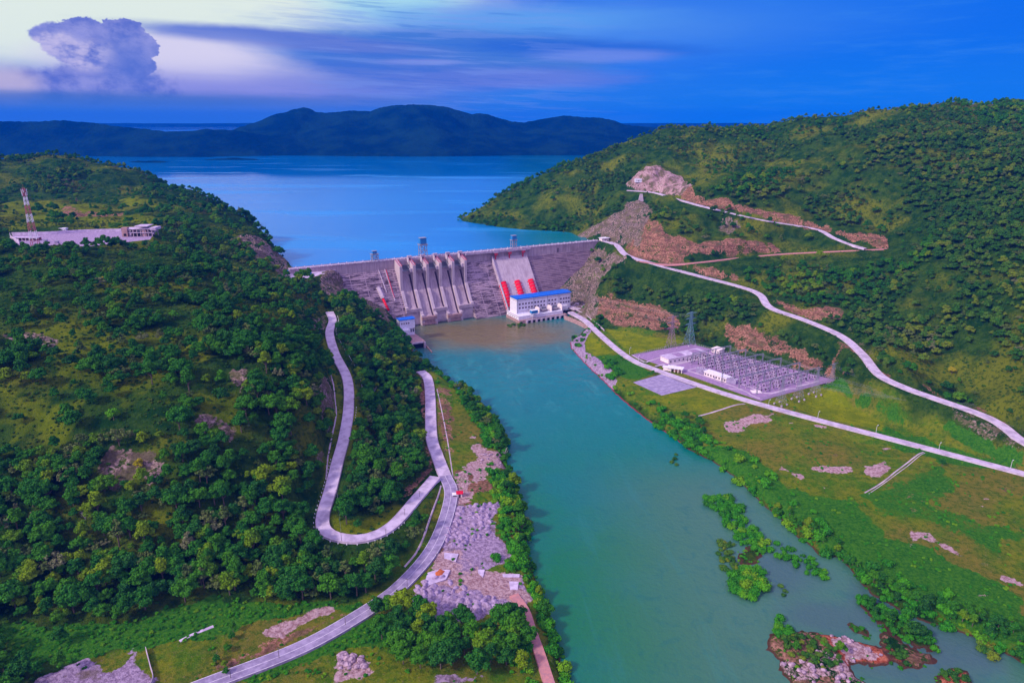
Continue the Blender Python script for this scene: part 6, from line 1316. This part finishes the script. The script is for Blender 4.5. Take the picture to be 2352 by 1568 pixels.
GM2 = [(1165, 1050, 'the bare pale tree at the left bank'), (1140, 960, 'the upper left bank bend'), (1190, 1150, 'the bank opposite the kiosk'), (1215, 1230, 'the bank opposite the gravel heaps'), (1235, 1320, 'the bank beside the sandy track'), (1790, 1165, 'the head of the flooded island, on the bank'), (1860, 1230, 'the bank opposite the flooded island'), (1980, 1310, 'the bank opposite the island tail'), (2040, 1360, 'the bank above the narrow islet'), (2150, 1400, 'the bank opposite the narrow islet end'), (2300, 1450, 'the bottom right corner')]
GM = [(880, 1420, 'the tarmac road edge'), (840, 1530, 'the pale rubble pile'), (1000, 1450, 'the lilac gravel tip'), (1100, 1440, 'the middle of the grove top'), (1200, 1440, 'the sandy track start'), (1230, 1530, 'the sandy track at the bottom'), (1120, 1540, 'the bottom gravel patch'), (1000, 1550, 'the bottom edge clearing')]
for j, r_ in enumerate(extra):
    if j < len(FG):
        gu, gv = proj(r_[0], r_[1], r_[2]+5); m_ = min(GM, key=lambda q: (q[0]-gu)**2+(q[1]-gv)**2); lb = 'leafy bright tree in the bottom centre grove, '+('right of' if gu > m_[0] else 'left of')+' '+m_[2]; gr = 'trees in the bottom centre grove'
    elif j < len(FG)+len(FG2): lb, gr = 'small bushy tree standing in the yellow grass left of the tarmac road', 'small trees left of the tarmac road'
    elif j < len(FG)+len(FG2)+len(FG3): lb, gr = 'dark bushy tree on the right river bank below the parking yard', 'tall bank trees below the parking yard'
    else:
        gu, gv = proj(r_[0], r_[1], r_[2]+3); m_ = min(GM2, key=lambda q: (q[0]-gu)**2+(q[1]-gv)**2); lb = 'small bank tree, '+('above' if gv < m_[1] else 'below')+' '+m_[2]; gr = 'small trees on the left bank' if gu < 1300 else 'small trees along the right bank'
    mk_tree(r_[0], r_[1], r_[2], r_[3], r_[4], int(r_[5]), lb, gr, name='grove_tree')
rest = np.setdiff1d(np.arange(len(tx)), order); R_ = allp[rest]
hillk = (R_[:, 0] > 120) & (R_[:, 1] > 500) & (fbm(R_[:, 0]/120, R_[:, 1]/120, 77, 2) > .30)
hc = [m_.copy() for m_ in crowns]
for m_ in hc[:6]: m_.materials[0] = M['leafhill']
gn_stuff('woodland', R_[~hillk], crowns); gn_stuff('hill_woodland', R_[hillk], hc)
# special trees
def special(u_, v_, s, p, leaf, label, name='tree'):
    g = G(u_, v_); return mk_tree(g[0], g[1], g[2]-.2, s, 1.0, p, label, None, 'tree', leaf, name)
special(248, 652, .95, 4, M['yellowleaf'], 'golden yellow tree standing out in the forest on the upper left hillside', 'flowering_tree')
special(575, 795, .8, 0, M['limeleaf'], 'bright lime green tree at the edge of the left hill, right of the yellow grass'); special(400, 735, .8, 4, M['limeleaf'], 'bright lime green tree above the yellow grass patch on the left hill')
special(262, 968, .85, 2, M['limeleaf'], 'low spreading lime green tree above the purple rocks on the left hill'); special(322, 1082, .8, 1, M['yellowleaf'], 'yellow green tree between the two purple rock outcrops'); special(185, 858, .8, 1, M['limeleaf'], 'upright lime tree left of the yellow grass patch on the left hill')
special(2185, 862, .8, 4, M['yellowleaf'], 'flat topped yellow tree above the upper road at the right'); special(2160+3, 1072, .75, 5, None, 'round dark tree beside the valley road, alone in the field')
special(1500, 862, .7, 5, None, 'lone round tree between the road and the parking yard'); special(1427, 828, .62, 5, None, 'lone small tree on the grass edge left of the substation')
special(694, 1296, .5, 5, M['greyleaf'], 'dull grey leafless round tree above the banana plants')
def dead_tree(u_, v_, h, label, seed):
    g = G(u_, v_); r = random.Random(seed); mb = MB(); mb.bar((0, 0, -.5), (.2, 0, h*.5), .22, 0, 5, .14)
    for k in range(14):
        a = r.uniform(0, 6.28); z0 = h*r.uniform(.25, .5); e = Vector((math.cos(a)*h*.35*r.uniform(.4, 1), math.sin(a)*h*.35*r.uniform(.4, 1), z0+h*r.uniform(.2, .5))); mb.bar((.1, 0, z0), e, .12, 0, 4, .05)
        for _ in range(2): mb.bar(e*.7+Vector((0, 0, z0*.3)), e+Vector((r.uniform(-1, 1), r.uniform(-1, 1), r.uniform(.2, 1.4))), .07, 0, 3, .03)
    o = mb.build('dead_tree', M['dead']); o.location = (g[0], g[1], g[2]); tag(o, label, 'tree')
dead_tree(198, 1200, 8, 'bare white grey dead tree low on the left hill', 1); dead_tree(1160, 1050, 9, 'bare pale tree at the water edge of the left bank', 2); dead_tree(1092, 912, 5, 'small bare pale tree on the bank near the top of the riverside road', 3); dead_tree(535, 762, 8, 'bare grey tree on the upper left hill beside the lime tree', 4); dead_tree(860, 905, 7, 'bare pale tree among the dark trees inside the road loop', 5)
# banana plants
def banana(loc, s, label, grp):
    t = thing('banana_plant', label, 'plant', loc, random.uniform(0, 6), grp); t.scale = (s, s, s); MB().bar((0, 0, -.3), (0, 0, 2.4), .28, 0, 7, .18).build('stem', M['limeleaf'], t); mb = MB()
    for k in range(9):
        a = k*2.4; d = Vector((math.cos(a), math.sin(a), 0)); sd_ = Vector((-d.y, d.x, 0)); sp_ = []
        for q in range(6): f = q/5; sp_.append((Vector((0, 0, 2.2))+d*2.9*f+Vector((0, 0, 1.7*math.sin(f*2.1))), .42*math.sin(math.pi*min(1, f*.92+.08))+.04))
        vs = []
        for c_, w in sp_: vs += [tuple(c_-sd_*w-Vector((0, 0, .1))), tuple(c_), tuple(c_+sd_*w-Vector((0, 0, .1)))]
        mb.add(vs, [(3*q, 3*q+1, 3*q+4, 3*q+3) for q in range(5)]+[(3*q+1, 3*q+2, 3*q+5, 3*q+4) for q in range(5)])
    mb.build('leaves', M['banana'], t); return t
bp = None
for X_, Y_, s in clump([(610,1340),(650,1310),(730,1310),(745,1345),(700,1370),(640,1385),(590,1380)], 40, .8, 1.25, 2.6, 8):
    if bp is None: bp = banana((X_, Y_, HZ(X_, Y_)), s, 'bright green banana plant with long drooping leaves at the forest foot', 'banana plants at the foot of the left hill')
    else: dup(bp, (X_, Y_, HZ(X_, Y_)), random.uniform(0, 6), scale=s)
# islands' shrubs: each one a shrub of its own
bigb = [crown('shrub', bush_lobes(80+i, 2.4), 420, .34, M['bushleaf'], 90+i) for i in range(3)]
olive = []
for m_ in bigb: q = m_.copy(); q.materials[0] = M['leafhill']; olive.append(q)
def shrubs(poly, n, s0, s1, label, grp, mn=2.2, mats=None, seed=1):
    pw_ = [P(a, b, .5) for a, b in poly]; rg_ = random.Random(seed); p = [q_[:2] for q_ in pw_]; a0 = np.min(p, 0); a1 = np.max(p, 0); got = []; it = 0
    while len(got) < n and it < 5000:
        it += 1; X_ = rg_.uniform(a0[0], a1[0]); Y_ = rg_.uniform(a0[1], a1[1])
        if sdf(np.array([X_]), np.array([Y_]), p)[0] > 0 or any((X_-g0)**2+(Y_-g1)**2 < mn*mn for g0, g1 in got): continue
        got.append((X_, Y_)); o = bpy.data.objects.new('shrub', (mats or bigb)[rg_.randrange(3)]); COL.objects.link(o); s = rg_.uniform(s0, s1); o.location = (X_, Y_, max(HZ(X_, Y_), -.4)); s *= 1.3; o.scale = (s, s, s*rg_.uniform(.8, 1.2)); o.rotation_euler = (0, 0, rg_.uniform(0, 6)); tag(o, label, 'shrub', grp)
shrubs(Zm(zc, '400,345 560,340 630,400 610,450 500,470 410,440'), 32, .9, 1.3, 'green shrub in the dense clump at the head of the flooded island', 'shrubs at the head of the flooded island', 1.9, seed=1)
shrubs(Zm(zc, '500,460 600,450 740,560 820,640 820,690 740,690 640,660 560,560'), 42, .8, 1.2, 'green shrub in the strip running along the flooded island', 'shrubs along the flooded island', 1.8, seed=2)
shrubs(Zm(zc, '820,640 880,630 1000,700 1100,740 1150,800 1160,860 1060,830 900,750 820,700'), 34, .55, .95, 'low green shrub in the tapering tail of the flooded island', 'shrubs in the tail of the flooded island', 1.6, seed=3)
shrubs(Zm(zc, '490,610 580,600 590,660 600,740 600,800 540,830 500,770 460,700'), 28, .55, .95, 'olive shrub on the left edge of the flooded island', 'olive shrubs left of the flooded island', 1.8, olive, 4)
shrubs(Zm(zc, '560,810 640,790 740,800 775,860 760,930 700,980 620,960 560,900'), 32, 1.0, 1.5, 'tall dark shrub in the round clump at the foot of the flooded island', 'shrubs in the round clump', 1.9, seed=5)
shrubs(Zm(zc, '850,880 900,930 900,970 860,960'), 3, .5, .7, 'small olive shrub poking out of the open water below the island', 'small shrubs in open water', 2, olive, 6)
shrubs(Zm(zc, '205,80 260,80 265,120 240,160 190,150 200,110'), 4, .6, .9, 'small olive shrub standing in the river near the right bank', 'small shrubs near the right bank', 2, olive, 7)
shrubs(Zm(zc, '1330,940 1400,975 1560,1060 1750,1160 1845,1270 1790,1290 1640,1240 1500,1150 1385,1060'), 36, .6, 1.0, 'green shrub on the long narrow islet near the right bank', 'shrubs on the long narrow islet', 2.2, seed=8)
shrubs(Zm(zc, '810,1080 850,1080 940,1170 900,1210 820,1200'), 9, .7, 1.1, 'green shrub at the tip of the rocky island', 'shrubs at the tip of the rocky island', 2.2, seed=9)
shrubs(Zm(zc, '860,1210 1040,1190 1150,1230 1250,1370 1150,1420 900,1330'), 44, .35, .75, 'low olive shrub between the boulders of the rocky island', 'olive shrubs on the rocky island', 1.7, olive, 10)
shrubs(Zm(zc, '1500,1230 1620,1290 1640,1380 1560,1340'), 10, .35, .7, 'low olive shrub on the muddy islet', 'olive shrubs on the muddy islet', 2.2, olive, 11); shrubs(Zm(zc, '2080,1240 2150,1260 2170,1350 2080,1340'), 6, .8, 1.1, 'pale olive shrub in the water near the right bank corner', 'pale shrubs near the right corner', 2.2, olive, 12); shrubs(Zm(zc, '1830,1430 2010,1420 2020,1500 1850,1500'), 8, .4, .8, 'small shrub on the reddish islet at the bottom edge', 'shrubs on the bottom edge islet', 2.2, olive, 13)
shrubs([(1158,746),(1175,740),(1200,742),(1210,748),(1185,753)], 12, .7, 1.0, 'dark shrub on the little islet in front of the powerhouse', 'shrubs on the powerhouse islet', 2.6, olive, 14)
# ground cover bushes
x, y, z, u, v, rg = scatter(3.2, .5, y0=200, y1=1000, seed=22)
dR = sdf(x, y, river); fb = fbm(x/9, y/9, 131, 3); lu = samp('lush', x, y); fi = samp('field', x, y); la = samp('lawn', x, y)
bad = np.maximum.reduce([samp(k, x, y) for k in ('gravel', 'pink', 'dirt', 'rock')])
wl = 17+14*fbm(x/30, y/30, 141, 2); dn = np.where((dR > -1.5) & (dR < wl) & (x > 60) & (y < 600), 1.0, 0)
dn = np.where((dR > -1.5) & (dR < 8) & (x > 60) & (y >= 600), .10, dn)
dn = np.where((dR > -1.5) & (dR < wl*.9) & (x < 60) & (y < 625), 1.0, dn); dn = np.where((lu > .4) & (u > 860) & (u < 1260) & (v > 1380), 1.0, dn)
dn = np.where((lu > .4) & (fi > .3), np.clip((fb-.42)*3, .06, .5), dn); dn = np.where((lu > .4) & (x < 60), .75, dn)
dn = np.where((fi > .4) & (lu < .4) & (la < .3) & (dn == 0), np.clip((fb-.50)*2.0, .012, .4), dn)
dn = np.where((fi < .3) & (la < .3) & (dn == 0) & (u < 1240), .45, dn); dn = np.where((fi < .3) & (la < .3) & (dn == 0), .3, dn)
dn = np.where(bad > .35, .07, dn); dn = np.where((la > .4), np.where(fi > .3, .01, .3), dn); dn = np.where((la > .15) & (la <= .5) & (fi < .3), .42, dn)
s_, n_ = toD(x, y); kp = (rg.random(x.shape) < dn) & (z > -.6) & (road_dist(x, y) > 6.5) & ~((n_ > -10) & (n_ < 125) & (s_ > 70) & (s_ < 420))
for pl in (PAD, PAD2, PLAT, LOT): kp &= sdf(x, y, pl) > 3
bs = np.where((dR < wl) & (dR > -2), .75+2.5*rg.random(len(x))**2.6, rg.uniform(.35, .95, len(x))); pb = np.stack([x, y, z-.15, bs, rg.uniform(0, 6.28, len(x)), rg.integers(0, 4, len(x))+np.where((dR < wl+6) | (lu > .3) | (fi > .3), 0, 4)], 1)[kp]
M['scrub'] = leaf_mat('scrub_leaves', (.006, .035, .010, 1), (.016, .06, .010, 1), (.04, .09, .012, 1), (.09, .12, .015, 1))
bq = [m_.copy() for m_ in bushes]
for m_ in bq: m_.materials[0] = M['scrub']
gn_stuff('undergrowth', pb, bushes+bq)
print('trees', len(tx), 'bushes', len(pb), 'script objects', len(bpy.data.objects))
